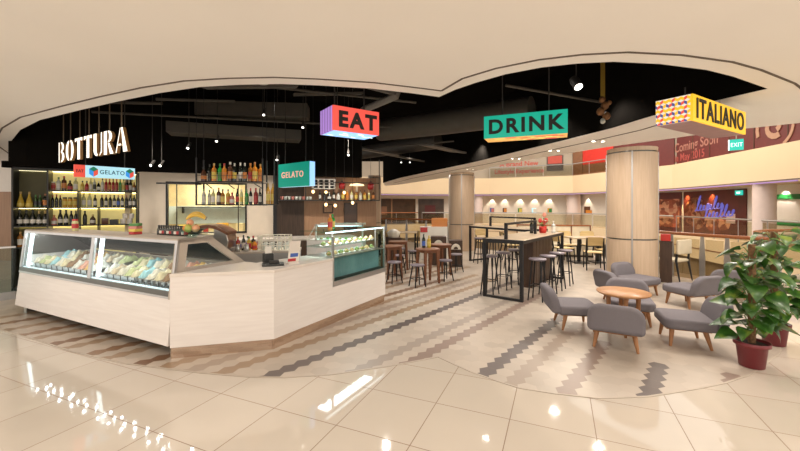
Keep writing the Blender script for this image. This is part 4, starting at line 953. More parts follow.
bar_table('long wooden bar table in a black steel frame with stools, nearest to the lounge chairs', (1.53,6.84), (3.15,8.90), .745, 'cabinet')
for i in range(4):
    lb = 'purple-lit bar stool on left side of the near bar table, %s from front' % ORD[i]
    x, y = 1.70+.385*i, 7.00+.475*i
    if i == 0: st = bar_stool(lb, (x,y,.004), .9, 'bar stools at the near bar table')
    else: dup(st, (x,y,.004), .9, lb)
for i in range(4):
    dup(st, (2.44+.355*i, 6.56+.43*i,.004), .9, 'dark bar stool on right side of the near bar table, %s from front' % ORD[i])
bar_table('second bar table in a black steel frame, behind the nearer one', (3.22,9.30), (2.09,11.22), .74, '')
for i in range(3):
    dup(st, (3.20-.504*(1.75-.6*i), 9.28+.863*(1.75-.6*i),.004), .3, 'dark bar stool at the rear bar table, %s from its column end' % ORD[i], 'bar stools at the rear bar table')
# pot of red flowers and bottle on the near bar table
fx, fy = 3.18, 8.24
t = thing('anthurium_pot','red pot with pink flower and leaves on the far end of the bar table','plant',(fx,fy,1.071))
MB().lathe([(.06,0),(.075,.01),(.085,.15),(.08,.15),(.065,.13),(0,.13)],n=18).build('pot','redb',t)
b = MB()
for k in range(12):
    a = k*2.4; r1 = .05+.06*((k*37)%10)/10; z1 = .22+.12*((k*53)%10)/10
    b.tube([(0,0,.12),(r1*.5*math.cos(a),r1*.5*math.sin(a),z1*.7),(r1*math.cos(a),r1*math.sin(a),z1)],.004,5,m=1)
    d = Vector((math.cos(a),math.sin(a),-.2)); s_ = Vector((-math.sin(a),math.cos(a),0)); o_ = Vector((r1*math.cos(a),r1*math.sin(a),z1))
    b.add([o_,o_+d*.04+s_*.035,o_+d*.12,o_+d*.04-s_*.035],[(0,1,2,3)])
b.build('foliage',['leaf','stem'],t)
for k,(x,y,z,m_) in enumerate(((.02,-.03,.40,'petalp'),(-.06,.01,.27,'petalr'),(.07,.0,.28,'petalr'),(.0,-.06,.24,'petalr'))):
    b = MB(); b.tube([(0,0,.1),(x,y,z)],.004,5,m=1); b.ell((x,y-.01,z),(.045,.012,.055),10,6); b.build('flower',[m_,'stem'],t)
bottle('wine','gdark','lblack','lblack',(2.88,8.10,1.071),'dark bottle standing left of the red flower pot on the bar table',None)
bottle('liquor','gclear','lwhite','lwhite',(3.40,8.20,1.071),'white bottle standing right of the red flower pot on the bar table',None)

# ------------------------------------------------------------------ small wooden tables and low stools, left
def cafe_table(label, loc, rz, w=.52):
    t = thing('cafe_table', label, 'table', loc, rz, 'round walnut cafe tables')
    MB().lathe([(w*.49,.715),(w*.505,.722),(w*.505,.738),(w*.49,.745)],n=36).build('tabletop','walnut',t); MB().box(-w/2+.09,w/2-.09,-w/2+.09,w/2-.09,.66,.715).build('apron','walnut',t)
    for sx_ in (-1,1):
        for sy in (-1,1): MB().bar((sx_*(w/2-.11),sy*(w/2-.11),.70),(sx_*(w/2-.08),sy*(w/2-.08),0),.055,.055,.036).build('leg','walnut',t)
    return t
ct = cafe_table('walnut cafe table standing nearest, with bottles on top', (.60,8.05,.004), .5)
for (x,y,lb) in ((.98,8.95,'walnut cafe table just behind the one with the bottles'),(-.05,9.7,'walnut cafe table right behind the end of the pastry case'),(-.20,8.6,'walnut cafe table cut off by the glass end of the pastry case')):
    dup(ct,(x,y,.004),.5,lb)
ls = bar_stool('low dark stool in front of the walnut table with the bottles', (.36,7.66,.004), .5, 'low stools at the cafe tables', .46, 'low_stool')
for (x,y,lb) in ((1.02,8.30,'low dark stool right of the walnut table with the bottles'),(1.42,9.35,'low dark stool before the dark flower cabinet'),(-.03,9.15,'low dark stool between the two walnut tables beside the pastry case'),(.30,10.05,'low dark stool behind the walnut tables, right of the case'),(-.12,8.05,'low dark stool partly hidden by the end of the pastry case'),(.02,10.6,'low dark stool farthest behind the pastry case end')):
    dup(ls,(x,y,.004),.5,lb)
bottle('wine','gdark','lblue','lblack',(.52,8.12,.750),'dark bottle with blue label on the nearest walnut table',None)
bottle('liquor','gyellow','lyellow','lyellow',(.64,8.17,.750),'yellow bottle beside the dark bottle on the walnut table',None)
# dark cabinets with round white emblem, stand with red poster
for i,(x,y,h) in enumerate(((1.10,10.55,.80),(1.55,10.3,.72))):
    t = thing('flower_cabinet','dark wooden box with round white basket on its front, %s one' % ['taller left','lower right'][i],'cabinet',(x,y,.004),-.12)
    MB().box(-.22+.04*i,.22-.04*i,-.2,.2,0,h).build('body','walnutd',t,bevel=.006); MB().prism(arcp(0,h-.24,.13,.15,0,180,12),-.26,-.2,'y').build('basket','basket',t); MB().prism(arcp(0,h-.23,.06,.07,0,180,8),-.268,-.26,'y').build('emblem','walnutd',t)
t = thing('poster_stand','white display stand with an orange-red panel above, by the second column','stand',(1.05,11.6,.004),0)
MB().box(-.42,.42,-.15,.15,0,1.02).build('base','lwhite',t); MB().box(-.05,.42,-.12,.12,1.02,1.28).build('top_panel','lorange',t); MB().box(-.42,-.2,-.17,-.15,.85,1.0).build('red_label','lred',t)
t = thing('basket_display','white cushion-like basket of goods by the rail behind the cafe tables','basket',(-.2,11.4,.004),.3)
MB().box(-.2,.2,-.2,.2,0,.7).build('stand','walnutd',t); MB().lathe([(.16,.7),(.22,.86),(.20,.86),(.14,.72),(0,.72)],n=16).build('basket','basket',t); MB().ell((0,0,.86),(.17,.17,.09),12,7).build('contents','lwhite',t)

# ------------------------------------------------------------------ dining tables and chairs by the banquette
def dining_chair(label, loc, rz, group):
    t = thing('dining_chair', label, 'chair', loc, rz, group)
    MB().prism(rrect(-.22,.22,-.20,.23,.05,.05),.44,.462,'z').build('seat','ywood',t,bevel=.006)
    b = MB(); b.prism(rrect(-.22,.22,.64,.86,.05,.08),-.008,.010,'y'); b.v = [(x,y-.215-(z-.45)*.15+x*x*.5,z) for x,y,z in b.v]; b.build('backrest','ywood',t)
    for s_ in (-1,1):
        b = MB(); b.tube([(s_*.205,-.30,0),(s_*.20,-.20,.45),(s_*.195,-.245,.66),(s_*.195,-.275,.84)],[.014,.028,.022,.012],8); b.build('rear_leg','frameb',t)
        MB().tube([(s_*.20,.20,.45),(s_*.205,.23,0)],[.020,.013],8).build('front_leg','frameb',t)
    MB().bar((-.19,-.18,.425),(-.19,.19,.425),.02,.03).bar((.19,-.18,.425),(.19,.19,.425),.02,.03).bar((-.19,.19,.425),(.19,.19,.425),.02,.03).build('seat_frame','frameb',t)
    return t
def dining_table(label, loc, rz, w=.75, l=1.15):
    t = thing('dining_table', label, 'table', loc, rz, 'pale dining tables with black posts')
    MB().box(-l/2,l/2,-w/2,w/2,.72,.75).build('tabletop','btop',t,bevel=.005)
    for x in (-l/4,l/4): MB().box(x-.035,x+.035,-.035,.035,.03,.72).build('post','frameb',t); MB().box(x-.2,x+.2,-.22,.22,0,.03).build('foot','frameb',t)
    return t
dt = dining_table('pale dining table between the bar table and the round column', (5.55,10.9,.004), .05)
dup(dt,(4.35,11.75,.004),.1,'pale dining table by the banquette seen over the bar table'); 
dup(dt,(.25,13.0,.004),0.0,'pale dining table far back left of the second column'); dup(dt,(-1.0,12.6,.004),0.2,'pale dining table far back above the pastry case')
GD = 'yellow plywood chairs with black legs'
dc = dining_chair('yellow plywood chair with back to camera at the table by the column', (5.75,10.25,.004), face(-.1,1), GD)
for (x,y,fx_,fy_,lb) in ((4.75,10.75,1,.1,'yellow plywood chair at the left end of the table by the column'),(5.25,11.6,0,-1,'yellow plywood chair behind the table by the column, left one'),(5.95,11.55,0,-1,'yellow plywood chair behind the table by the column, right one'),
    (5.1,9.75,.3,.9,'yellow plywood chair half hidden behind the end of the bar table'),(3.45,11.6,1,0,'yellow plywood chair at the left of the banquette table'),
    (2.9,12.7,.3,-1,'yellow plywood chair between the second column and the banquette'),(.75,12.3,-.1,1,'yellow plywood chair left of the second column, with back to camera'),(-.35,12.2,.5,.8,'yellow plywood chair above the cafe tables near the railing'),(-1.35,11.8,.3,.9,'yellow plywood chair behind the far glass end of the pastry case')):
    dup(dc,(x,y,.004),face(fx_,fy_),lb)
# banquette with cream back and wood cap
BP, BQ = (4.1,12.95), (6.35,12.35); L = math.dist(BP,BQ)
t = thing('banquette_bench','cream upholstered banquette with brown wood cap along the atrium edge','bench',(BP[0],BP[1],.004),along(BP,BQ))
MB().box(0,L,-.5,0,.06,.42).build('seat','cream',t,bevel=.03,seg=3); MB().box(0,L,0,.14,0,.98).build('back','cream',t); MB().box(-.02,L+.02,-.03,.18,.98,1.02).build('cap','handrail',t); MB().box(0,L,-.45,0,0,.06).build('plinth','walnutd',t)
for i in range(5): MB().box(L*i/4-.02,L*i/4+.02,-.012,.0,.5,.98).build('divider','walnut',t)
# host stand beside the column with red box, cream chair
t = thing('host_stand','dark brown wooden stand attached beside the round column','cabinet',(5.84,8.13,.004),-.6)
MB().box(-.11,.11,-.11,.11,0,.88).build('body','walnutd',t); MB().box(-.12,.12,-.12,.12,.88,.90).build('top','walnutd',t)
o = tag(MB().box(-.09,.09,-.06,.06,0,.15).build('box','redb',loc=(5.82,8.11,.905),rz=-.6,bevel=.008),'red box standing on the brown stand by the column','box')
t = thing('cream_chair','cream padded chair with black legs beside the column and railing','chair',(6.20,8.42,.004),face(-.4,.9))
MB().box(-.24,.24,-.22,.24,.42,.48).build('seat','cream',t,bevel=.025,seg=3); MB().box(-.25,.25,-.27,-.21,.60,.92).build('backrest','cream',t,bevel=.025,seg=3)
for s_ in (-1,1): MB().tube([(s_*.23,-.28,0),(s_*.22,-.20,.45),(s_*.215,-.245,.88)],[.014,.026,.015],8).build('rear_leg','frameb',t); MB().tube([(s_*.22,.2,.43),(s_*.23,.23,0)],[.018,.013],8).build('front_leg','frameb',t)

# ------------------------------------------------------------------ potted plants
def heart(n=7):
    L_ = []
    for i in range(n+1):
        t_ = i/n; w = 1.0*math.sin(PI*min(1,t_**.62))**.9*(1-.25*t_); L_.append((t_, w*.50))
    return L_
def climbing_plant(label, loc, hpole, seed, nleaf, spread):
    rnd = random.Random(seed)
    t = thing('potted_climber', label, 'plant', loc, rnd.random())
    MB().lathe([(.095,0),(.104,.006),(.128,.215),(.150,.225),(.152,.262),(.142,.265),(.134,.235),(0,.23)],n=28).build('pot','pot',t)
    MB().lathe([(.134,.236),(.08,.245),(0,.25)],n=16).build('soil','soil',t)
    MB().tube([(0,0,.2),(0,0,hpole*.5),(.005,0,hpole)],.034,10).build('moss_pole','moss',t)
    bl, bs = MB(), MB(); H = heart(6)
    for k in range(nleaf):
        a = k*2.39996+rnd.uniform(-.3,.3); z0 = .30+(hpole-.36)*((k+.5)/nleaf)**1.05; sz = rnd.uniform(.155,.24)*(1.0 if z0 < hpole*.8 else .8)
        rr = spread*rnd.uniform(.55,1.05); z1 = z0+rnd.uniform(-.02,.13); d = Vector((math.cos(a),math.sin(a),0)); sd = Vector((-math.sin(a),math.cos(a),0))
        base = Vector((0,0,z0))+d*.03; tip = Vector((0,0,z1))+d*rr
        bs.tube([base,(base+tip)/2+Vector((0,0,.045)),tip],[.006,.005,.004],5)
        droop = rnd.uniform(.0,.95); roll = rnd.uniform(-.5,.5)
        vs, fs = [], []
        for i,(tt,w) in enumerate(H):
            c_ = tip+d*(sz*tt*math.cos(droop*tt))+Vector((0,0,-sz*tt*math.sin(droop*(.25+tt*.8))))
            up = Vector((0,0,1))
            for s_ in (-1,-.5,0,.5,1):
                q = c_+sd*(w*sz*s_)+up*(abs(s_)*w*sz*.35+s_*roll*w*sz) + (d*(-.10*sz*abs(s_)) if i == 0 else d*0)
                vs.append(q)
        m5 = 5
        for i in range(len(H)-1):
            for j in range(4): fs.append((i*m5+j,i*m5+j+1,(i+1)*m5+j+1,(i+1)*m5+j))
        bl.add(vs,fs,True)
    bl.build('foliage','leaf',t); bs.build('stems','stem',t)
    return t
climbing_plant('leafy climbing plant on a pole in a burgundy pot, nearest of the two plants', (3.67,3.86,.004), 1.27, 11, 58, .14)
climbing_plant('leafy climbing plant in a burgundy pot standing behind the nearer potted plant', (4.52,4.47,.004), 1.36, 23, 64, .17)

# ------------------------------------------------------------------ railings
def railing(label, pts, h, name='railing', posts=True, rail='handrail', group=None, pr=.05, z0=0.0, midr=True, step=1.0):
    t = thing(name, label, 'railing', (pts[0][0],pts[0][1],z0), 0, group)
    o = Vector(pts[0]); lp = [Vector(p)-o for p in pts]
    MB().tube([(p.x,p.y,h) for p in lp],pr*.75,8).build('handrail',rail,t)
    segs = [(lp[i],lp[i+1]) for i in range(len(lp)-1)]
    acc = []
    for a,b in segs:
        n = max(1,round((b-a).length/step))
        for i in range(n): acc.append((a+(b-a)*i/n, a+(b-a)*(i+1)/n))
    for a,b in acc:
        d = (b-a).normalized(); g_ = MB(); p, q = a+d*.06, b-d*.06
        g_.bar((p.x,p.y,.10+(h-.2)/2),(q.x,q.y,.10+(h-.2)/2),.012,h-.2); g_.build('glass_pane','glassd',t)
        if posts:
            MB().prism([(-.05,0),(.05,0),(.055,h*.5),(.03,h-.03),(-.03,h-.03),(-.055,h*.5)],-.012,.012,'y').build('post','steeld',t,loc=(a.x,a.y,0),rz=math.atan2(d.y,d.x)+.0)
        else: MB().tube([(a.x,a.y,0),(a.x,a.y,h)],.016,6).build('post','steeld',t)
    return t
railing('curved wooden handrail over glass and tapered steel posts along the atrium, right of the column', [(6.45,9.6),(6.52,8.88),(6.73,8.24),(6.95,7.86),(7.3,7.12)], 1.02, step=2)
railing('wooden handrail over glass turning away at the right behind the plants', [(7.8,7.6),(8.3,8.65),(9.0,9.1),(10.2,9.3)], 1.06, step=1.1)
railing('long glass railing with wood handrail behind the small cafe tables', [(2.0,15.6),(.3,16.9),(-1.6,17.8),(-4,18.2)], 1.06, step=1.4)

# ------------------------------------------------------------------ across the atrium
F = [(12.5,6.5),(14.8,13.7),(16.2,22),(14,30),(8,33),(2,33),(-6,30)]
def outw(p, d, c=(5,14)):
    v = Vector(p)-Vector(c); v.normalize(); return (p[0]+v.x*d, p[1]+v.y*d)
FS = [outw(p,1.8) for p in F]; FU = [outw(p,.7) for p in F]; FB = [outw(p,4) for p in F]
struct(polyobj('floor_across', F+FB[::-1], -1.15, 0.0, 'fascia'))
struct(polyobj('ceiling_across', F+FB[::-1], 2.6, 4.1, 'fascia'))
struct(ribbon('wall_across', FS, 0.0, 2.6, -.15, 'white')); struct(ribbon('wall_across_upper', FU, 4.1, 9.5, -.15, 'greyh'))
struct(ribbon('trim_7', [outw(p,-.02) for p in F], 2.66, 2.70, -.05, 'groove'))
struct(ribbon('trim_8', [outw(p,-.03) for p in F], -.62, -.58, -.05, 'walnut'))
tag(ribbon('purple_light_line', [outw(p,-.10) for p in F[1:]], 2.585, 2.63, -.04, 'purple'),'thin purple light line along the lower edge of the far cream fascia','light strip')
struct(ribbon('wall_lower', [outw(p,.3) for p in F], -5.5, -1.15, -.15, 'lower'))
struct(polyobj('floor_lower', F+[(-14,30),(-14,4),(12.5,2)], -5.6, -5.5, 'lower'))
struct(ribbon('wall_slab_edge', edge_near, -1.1, -.02, .1, 'fascia'))
def onseg(P, Q, s): L = math.dist(P,Q); return (P[0]+(Q[0]-P[0])*s/L, P[1]+(Q[1]-P[1])*s/L)
def sheet(name, P, Q, s0, s1, z0, z1, m, th=.04, parent=None, inset_=.0):      # upright panel in front of line P->Q (left to right as seen)
    a = along(P,Q); p = onseg(P,Q,s0); return MB().box(0,s1-s0,-inset_-th-.015,-inset_-.015,z0,z1).build(name, m, parent, loc=(p[0],p[1],0), rz=a)
# upper red hoarding "Coming Soon"
U1, U2, U3, U0 = FU[1], FU[2], FU[3], FU[0]
t = thing('red_hoarding','dark red hoarding across the atrium with pale letters Coming Soon and a round logo','hoarding',(0,0,0))
sheet('board',U2,U1,.12,math.dist(U1,U2)-.12,4.12,8.0,'redh',.06,t); sheet('board',U3,U2,4.05,math.dist(U3,U2)-.12,4.12,8.0,'redh',.06,t); sheet('board',U1,U0,.12,7,4.12,8.0,'redh',.06,t)
a = along(U2,U1)
def onboard(s, z, P=U2, Q=U1, d=.08): p = onseg(P,Q,s); aa = along(P,Q); return (p[0]+d*math.sin(aa), p[1]-d*math.cos(aa), z)
text('Coming Soon',.76,'lettering','pinkt',t,onboard(-.1,4.88),off=.01,center=False,rz=a,sx=.90)
text('in May 2015',.62,'lettering',mat('faint_letters',(.33,.06,.05),.6),t,onboard(-.1,4.32),off=.005,center=False,rz=a,sx=.90)
b = MB(); b.prism(ring(0,0,.95,.95,.16,.16,20,200),-.03,0,'y'); b.prism(ring(.05,-.02,.50,.50,.20,.24,60,300),-.03,0,'y'); b.prism(ring(.0,.05,.36,.34,.20,.22,-60,120),-.03,0,'y'); b.prism(ring(0,0,.95,.95,.12,.12,-60,10),-.03,0,'y')
b.build('emblem',mat('tan_emblem',(.36,.20,.13),.6),t,loc=onboard(7.0,4.98),rz=a)
for s in (1.6,3.0,4.4,5.9,7.6): sheet('joint',U2,U1,s,s+.05,4.12,8,'dshop',.07,t)
t = thing('bright_red_board','bright red shop board between grey hoarding and the round column','board',(0,0,0))
sheet('board',U3,U2,1.1,4.0,4.9,8,'redb',.06,t); sheet('lower_band',U3,U2,1.1,4.0,4.12,4.9,'brownh',.06,t)
tag(sheet('brown_board',U3,U2,.0,1.05,4.12,8,'brownh',.05),'brown board beside the bright red board upstairs across the atrium','board')
t = thing('grey_hoarding','pale grey hoarding across the atrium with red lettering on two lines','hoarding',(0,0,0))
U4 = FU[4]; LL = math.dist(U4,U3)
sheet('board',U4,U3,0.0,LL-.1,4.12,8.0,'greyh',.06,t)
text('A Brand New',.58,'lettering','redt',t,onboard(2.6,5.15,U4,U3),off=.012,rz=along(U4,U3)); text('Lifestyle Experience',.52,'lettering','redt',t,onboard(2.6,4.52,U4,U3),off=.012,rz=along(U4,U3))
t = thing('square_poster','small dark poster with red square on the grey hoarding','poster',(0,0,0))
sheet('sheet',U4,U3,4.9,6.2,4.6,5.9,'dshop',.03,t,.07); sheet('red_square',U4,U3,5.0,6.1,5.2,5.85,'redt',.03,t,.10)
railing('thin railing upstairs in front of the grey hoarding', [outw(p,.1) for p in (F[4],F[3],onseg(F[3],F[2],3.5))], .95, 'upper_railing', False, 'steeld', z0=4.1, pr=.05, step=2.2)
# storefronts
M['maroon'] = mat('maroon_shop',(.105,.018,.014),.5,var=.3,vscale=1.2)
S1_,S2_,S3_,S4_,S5_,S6_ = FS[1],FS[2],FS[3],FS[4],FS[5],FS[6]; LQ_ = math.dist(S3_,S2_)
t = thing('dark_red_shopfront','dark red shopfront across the atrium with a food picture and blue neon script','shopfront',(0,0,0))
sheet('board',S2_,S1_,.12,4.85,0,2.52,'maroon',.06,t)
M['food'] = mat('food_print',(.45,.13,.06),.6,var=.0)
nt = M['food'].node_tree; vz = nt.nodes.new('ShaderNodeTexVoronoi'); vz.inputs['Scale'].default_value = 4.0; rr_ = nt.nodes.new('ShaderNodeValToRGB'); tc_ = nt.nodes.new('ShaderNodeTexCoord'); sep_ = nt.nodes.new('ShaderNodeSeparateColor')
nset(nt,tc_.outputs['Object'],vz.inputs[0]); nset(nt,vz.outputs['Color'],sep_.inputs[0]); nset(nt,sep_.outputs[0],rr_.inputs[0]); nset(nt,rr_.outputs[0],nt.nodes['Principled BSDF'].inputs['Base Color'])
e_ = rr_.color_ramp.elements; e_[0].color=(.14,.04,.02,1); e_[1].color=(.62,.24,.12,1); x_=e_.new(.5); x_.color=(.30,.07,.03,1); x_=e_.new(.8); x_.color=(.55,.30,.18,1)
def blob(s0,s1,z0,z1,seed):
    rn = random.Random(seed); cx,cz,rx,rz_ = (s0+s1)/2,(z0+z1)/2,(s1-s0)/2,(z1-z0)/2
    return [(cx+rx*math.cos(2*PI*i/18)*rn.uniform(.86,1.05), cz+rz_*math.sin(2*PI*i/18)*rn.uniform(.86,1.05)) for i in range(18)]
p_ = onseg(S2_,S1_,-.7); a2 = along(S2_,S1_)
for i,(s0_,s1_,z0_,z1_) in enumerate(((.85,3.0,.3,2.2),(2.7,3.7,.2,1.5),(3.6,4.6,.3,1.4))):
    MB().prism(blob(s0_,s1_,z0_,z1_,i),-.075-.004*i,-.06,'y').build('food_picture','food',t,loc=(p_[0],p_[1],0),rz=a2)
M['neon'] = glow('blue_neon',(.15,.14,.55),.6)
def script(hs, x0, z0, dx, hgt):
    pts = []
    for i, h in enumerate(hs):
        for k in range(14):
            u = k/14; a_ = 2*PI*u; z = hgt*h*(.5-.5*math.cos(a_)); x = x0+dx*(i+u)+.42*dx*math.sin(a_)*(1 if h > .3 else 0)
            pts.append((x+.38*z, -.10, z0+.09*(x-x0)+z))
    return pts
MB().tube(script((1.6,.6,.5,.65,.5,1.3,.55,.5),1.9,1.35,.27,.55),.03,6).build('neon_script','neon',t,loc=(p_[0],p_[1],0),rz=a2)
MB().tube(script((1.5,.5,.6,.5,1.2,1.2,.5,.6),2.6,.95,.28,.55),.03,6).build('neon_script','neon',t,loc=(p_[0],p_[1],0),rz=a2)
MB().box(4.3,4.9,-.09,-.076,.75,1.25).build('notice',mat('pink_notice',(.55,.40,.36),.5),t,loc=(p_[0],p_[1],0),rz=a2)
sheet('board',S3_,S2_,LQ_-4.2,LQ_-.1,0,2.52,'maroon',.06,t); sheet('food_band',S3_,S2_,LQ_-4.1,LQ_-.2,.3,2.1,'food',.02,t,.065)
t = thing('far_exit_sign','tiny green exit sign at the top of the dark red shopfront','sign',(0,0,0))
sheet('panel',S2_,S1_,4.25,4.7,2.2,2.44,'exitg',.05,t,.07); sheet('arrow',S2_,S1_,4.36,4.58,2.28,2.37,'exitw',.01,t,.12)
t = thing('green_striped_shop','white shopfront with two green stripes at the right edge across the atrium','shopfront',(0,0,0))
S0_ = FS[0]
sheet('board',S2_,S1_,6.42,math.dist(S1_,S2_)-.12,0,2.58,'white',.06,t); sheet('board',S1_,S0_,.12,6,0,2.58,'white',.06,t)
for z in (.80,1.95): sheet('green_stripe',S2_,S1_,6.5,math.dist(S1_,S2_)-.15,z,z+.22,'greens',.03,t,.06); sheet('green_stripe',S1_,S0_,.15,6,z,z+.22,'greens',.03,t,.06)
sheet('dark_edge',S2_,S1_,6.25,6.41,0,2.5,'dshop',.1,t)
# far columns and pictures
for i,(x,y,r,h) in enumerate(((15.55,15.8,.38,4.0),(14.45,30.8,.55,4.0),(7.1,33.6,.40,4.0),(-2.6,32.0,.45,4.0))):
    struct(MB().lathe([(r,0),(r,2.60)],(x,y,0),24).build('column_%d' % (i+4),'ledpinkcol'))
# shelf pictures along the white wall
LS = math.dist(S4_,S3_)
for i,s in enumerate((.2,1.35,2.7,3.9,5.2)):
    c1,c2 = [('lblue','gpink'),('gbrown','gorange'),('lgreen','lyellow'),('sky','lwhite'),('gjar','greens')][i]
    t = thing('wall_picture','small picture on the white wall across the atrium, %s from the left' % ORD[i],'picture',(0,0,0),0,'pictures on the far white wall')
    sheet('sheet',S4_,S3_,s,s+.36,1.0,1.45,c1,.03,t); sheet('motif',S4_,S3_,s+.12,s+.36,1.08,1.4,c2,.02,t,.03)
LQ = math.dist(S3_,S2_)
t = thing('wall_picture','small brown picture on the white wall left of the round column','picture',(0,0,0),0,'pictures on the far white wall')
sheet('sheet',S3_,S2_,1.1,1.7,1.0,1.6,'gbrown',.03,t); sheet('motif',S3_,S2_,1.3,1.9,1.0,1.3,'gorange',.02,t,.03)
railing('far thin black railing in front of the white wall across the atrium', [outw(p,.15) for p in (F[5],F[4],F[3],F[2])], 1.05, 'far_railing', False, 'steeld', step=2.0)
railing('far glass railing in front of the dark red and green shops', [outw(p,.15) for p in (onseg(F[2],F[1],.3),F[1],F[0])], 1.05, 'far_railing', False, 'steeld', step=1.6)
railing('far curved railing with wood handrail before the dark shop window', [outw(p,.15) for p in (F[6],onseg(F[5],F[6],.4))], 1.05, 'far_railing', False, 'handrail', step=2.0)
t = thing('dark_shop_window','dark shop window across the atrium, left of the second column','shopfront',(0,0,0))
sheet('window',S6_,S5_,.3,math.dist(S6_,S5_)-.3,0,2.3,'dshop',.05,t); sheet('window',S5_,S4_,.0,2.4,0,2.3,'dshop',.05,t)
for s in (2.6,4.6,6.6): sheet('mullion',S6_,S5_,s,s+.12,0,2.3,'mpanel',.1,t)
sheet('poster',S5_,S4_,.6,1.6,.9,1.7,'redh',.02,t,.06); sheet('warm_display',S6_,S5_,5.0,6.2,.8,1.6,'brownh',.02,t,.06)
struct(MB().box(-14,-3,18.4,18.6,0,2.9).build('wall_back','mpanel'))

# ------------------------------------------------------------------ services in the black ceiling
def pipe(name,label,cat,pts,r,m,n=10,group=None): return tag(MB().tube(pts,r,n).build(name,m),label,cat,group)
pipe('round_duct','fat dark round air duct running under the black ceiling behind the DRINK sign','duct',[(-.5,9.45,3.60),(.9,8.4,3.55),(2.55,7.15,3.52)],.27,'duct',20)
pipe('round_duct','dark round duct farther back in the black ceiling above the second column','duct',[(-1.5,14.2,3.7),(1.2,11.6,3.7)],.24,'duct',18)
pipe('angled_pipe','grey elbow pipe beside the EAT sign in the black ceiling','pipe',[(-.95,5.6,3.62),(-.02,5.15,3.25),(-.06,5.2,3.22),(-.62,6.2,3.28)],.055,'ductl')
def slab(name,label,cat,c,size,rz,m,group=None,rot=None):
    o = MB().box(-size[0]/2,size[0]/2,-size[1]/2,size[1]/2,-size[2]/2,size[2]/2).build(name,m,loc=c,rz=rz,bevel=.01)
    if rot: o.rotation_euler = rot
    return tag(o,label,cat,group)
slab('rectangular_duct','long dark rectangular duct left of the EAT sign','duct',(-3.15,8.0,3.72),(2.3,.42,.30),.1,'duct')
slab('rectangular_duct','short dark duct box nearest the left ceiling edge','duct',(-2.3,5.2,4.08),(.7,1.4,.32),.55,'duct')
slab('rectangular_duct','wide dark duct above the hanging bottle rack','duct',(-3.5,8.0,3.25),(2.6,.5,.22),.36,'duct')
for i,(x,y,z,rz) in enumerate(((-4.6,6.3,3.75,.5),(-3.9,7.1,3.7,.5),(-5.2,6.9,3.6,.5),(-2.2,5.5,3.45,.3),(-1.4,7.2,3.85,.3))):
    slab('ceiling_panel','dark flat ceiling baffle, %s of those over the bar counted from the left' % ORD[[1,2,0,3,4][i]],'panel',(x,y,z),(1.3,.55,.05),rz,'duct','ceiling baffles over the bar',(R(14),R(-6),rz))
for i,(x,y) in enumerate(((.15,12.4),(-.7,11.0),(1.2,10.4))):
    slab('ceiling_panel','dark tilted ceiling baffle behind the round duct, %s one' % ['middle','left','right'][i],'panel',(x,y,3.28),(1.2,.7,.05),.6,'ductl' if i else 'duct','ceiling baffles behind the duct',(R(10),R(5),.6))
for i,(p,q) in enumerate((((-5.5,6.6,3.35),(-.2,8.6,3.5)),((-4.2,5.2,3.6),(.3,6.9,3.6)),((1.6,5.6,3.5),(3.3,6.0,3.35)),((-1.8,11,3.3),(1.4,9.6,3.35)))):
    pipe('track_rail',['long lighting track over the back bar','long lighting track over the serving counter','thin track behind the yellow hanging strap','thin track over the cafe tables'][i],'track',[p,q],.022,'duct',6)
def spot(label, loc, aim, r=.04, power=None, glow_=True):
    t = thing('ceiling_spotlight', label, 'spotlight', loc, 0, None)
    d = (Vector(aim)-Vector(loc)).normalized(); q = d.to_track_quat('-Z','Y').to_euler()
    MB().tube([(0,0,0),(0,0,4.3-loc[2])],.008,5).build('stem','black2',t)
    h_ = MB().lathe([(r*.8,.10),(r,.06),(r,-.08)],n=14).build('housing','black2',t); h_.rotation_euler = q
    l_ = MB().lathe([(r*.86,-.081),(0,-.083)],n=14).build('lens','spotlens',h_)
    return t
def lampspot(loc, aim, power, ang=60, col=(1,.80,.58), rad=.05, blend=.6):
    l = bpy.data.lights.new('spot_and_fill_lamp','SPOT'); l.energy = power; l.color = col; l.spot_size = R(ang); l.spot_blend = blend; l.shadow_soft_size = rad
    o = bpy.data.objects.new('spot_and_fill_lamp', l); COL.objects.link(o); o.location = loc; d = (Vector(aim)-Vector(loc)).normalized(); o.rotation_euler = d.to_track_quat('-Z','Y').to_euler()
    return o
SP_ = [((-2.01,7.67,3.35),'bright ceiling spotlight left of the EAT sign'),((-2.47,6.73,3.38),'ceiling spotlight left of the bright one near the EAT sign'),((-3.75,7.6,3.05),'ceiling spotlight right above the kitchen window'),((-4.25,7.45,2.88),'ceiling spotlight left above the kitchen window'),
 ((-4.92,7.35,2.52),'low left spotlight of the pair beside the blue sign'),((-4.78,7.42,2.52),'low right spotlight of the pair beside the blue sign'),((.04,13.0,3.25),'left one of two far spotlights over the cafe tables'),((.34,13.0,3.25),'right one of two far spotlights over the cafe tables'),((2.19,4.6,3.2),'large black spotlight above the DRINK sign'),
 ((-.95,5.6,2.86),'small spotlight hanging just left of the EAT sign box'),((-2.75,8.3,2.75),'small spotlight right of the hanging bottle rack'),((-1.2,8.6,2.9),'small spotlight above the red lanterns')]
for loc, lb in SP_: spot(lb, loc, (loc[0]+.2,loc[1]-1.6,1.2), .055 if 'large' in lb else .026)
t = thing('ceiling_speaker','round white disc speaker just inside the black ceiling edge','speaker',(-1.52,4.05,3.02))
MB().lathe([(0,0),(.085,.004),(.09,.02),(.06,.04),(0,.04)],n=28).build('disc','lwhite',t); MB().tube([(0,0,.04),(0,0,1.28)],.01,6).build('stem','black2',t)
t = thing('hanging_strap','yellow strap with brown bundle hanging from the black ceiling, right of DRINK sign','strap',(2.74,5.0,2.77))
MB().box(-.028,.028,-.006,.006,.36,1.53).build('strap',mat('yellow_strap',(.30,.19,.02),.7),t)
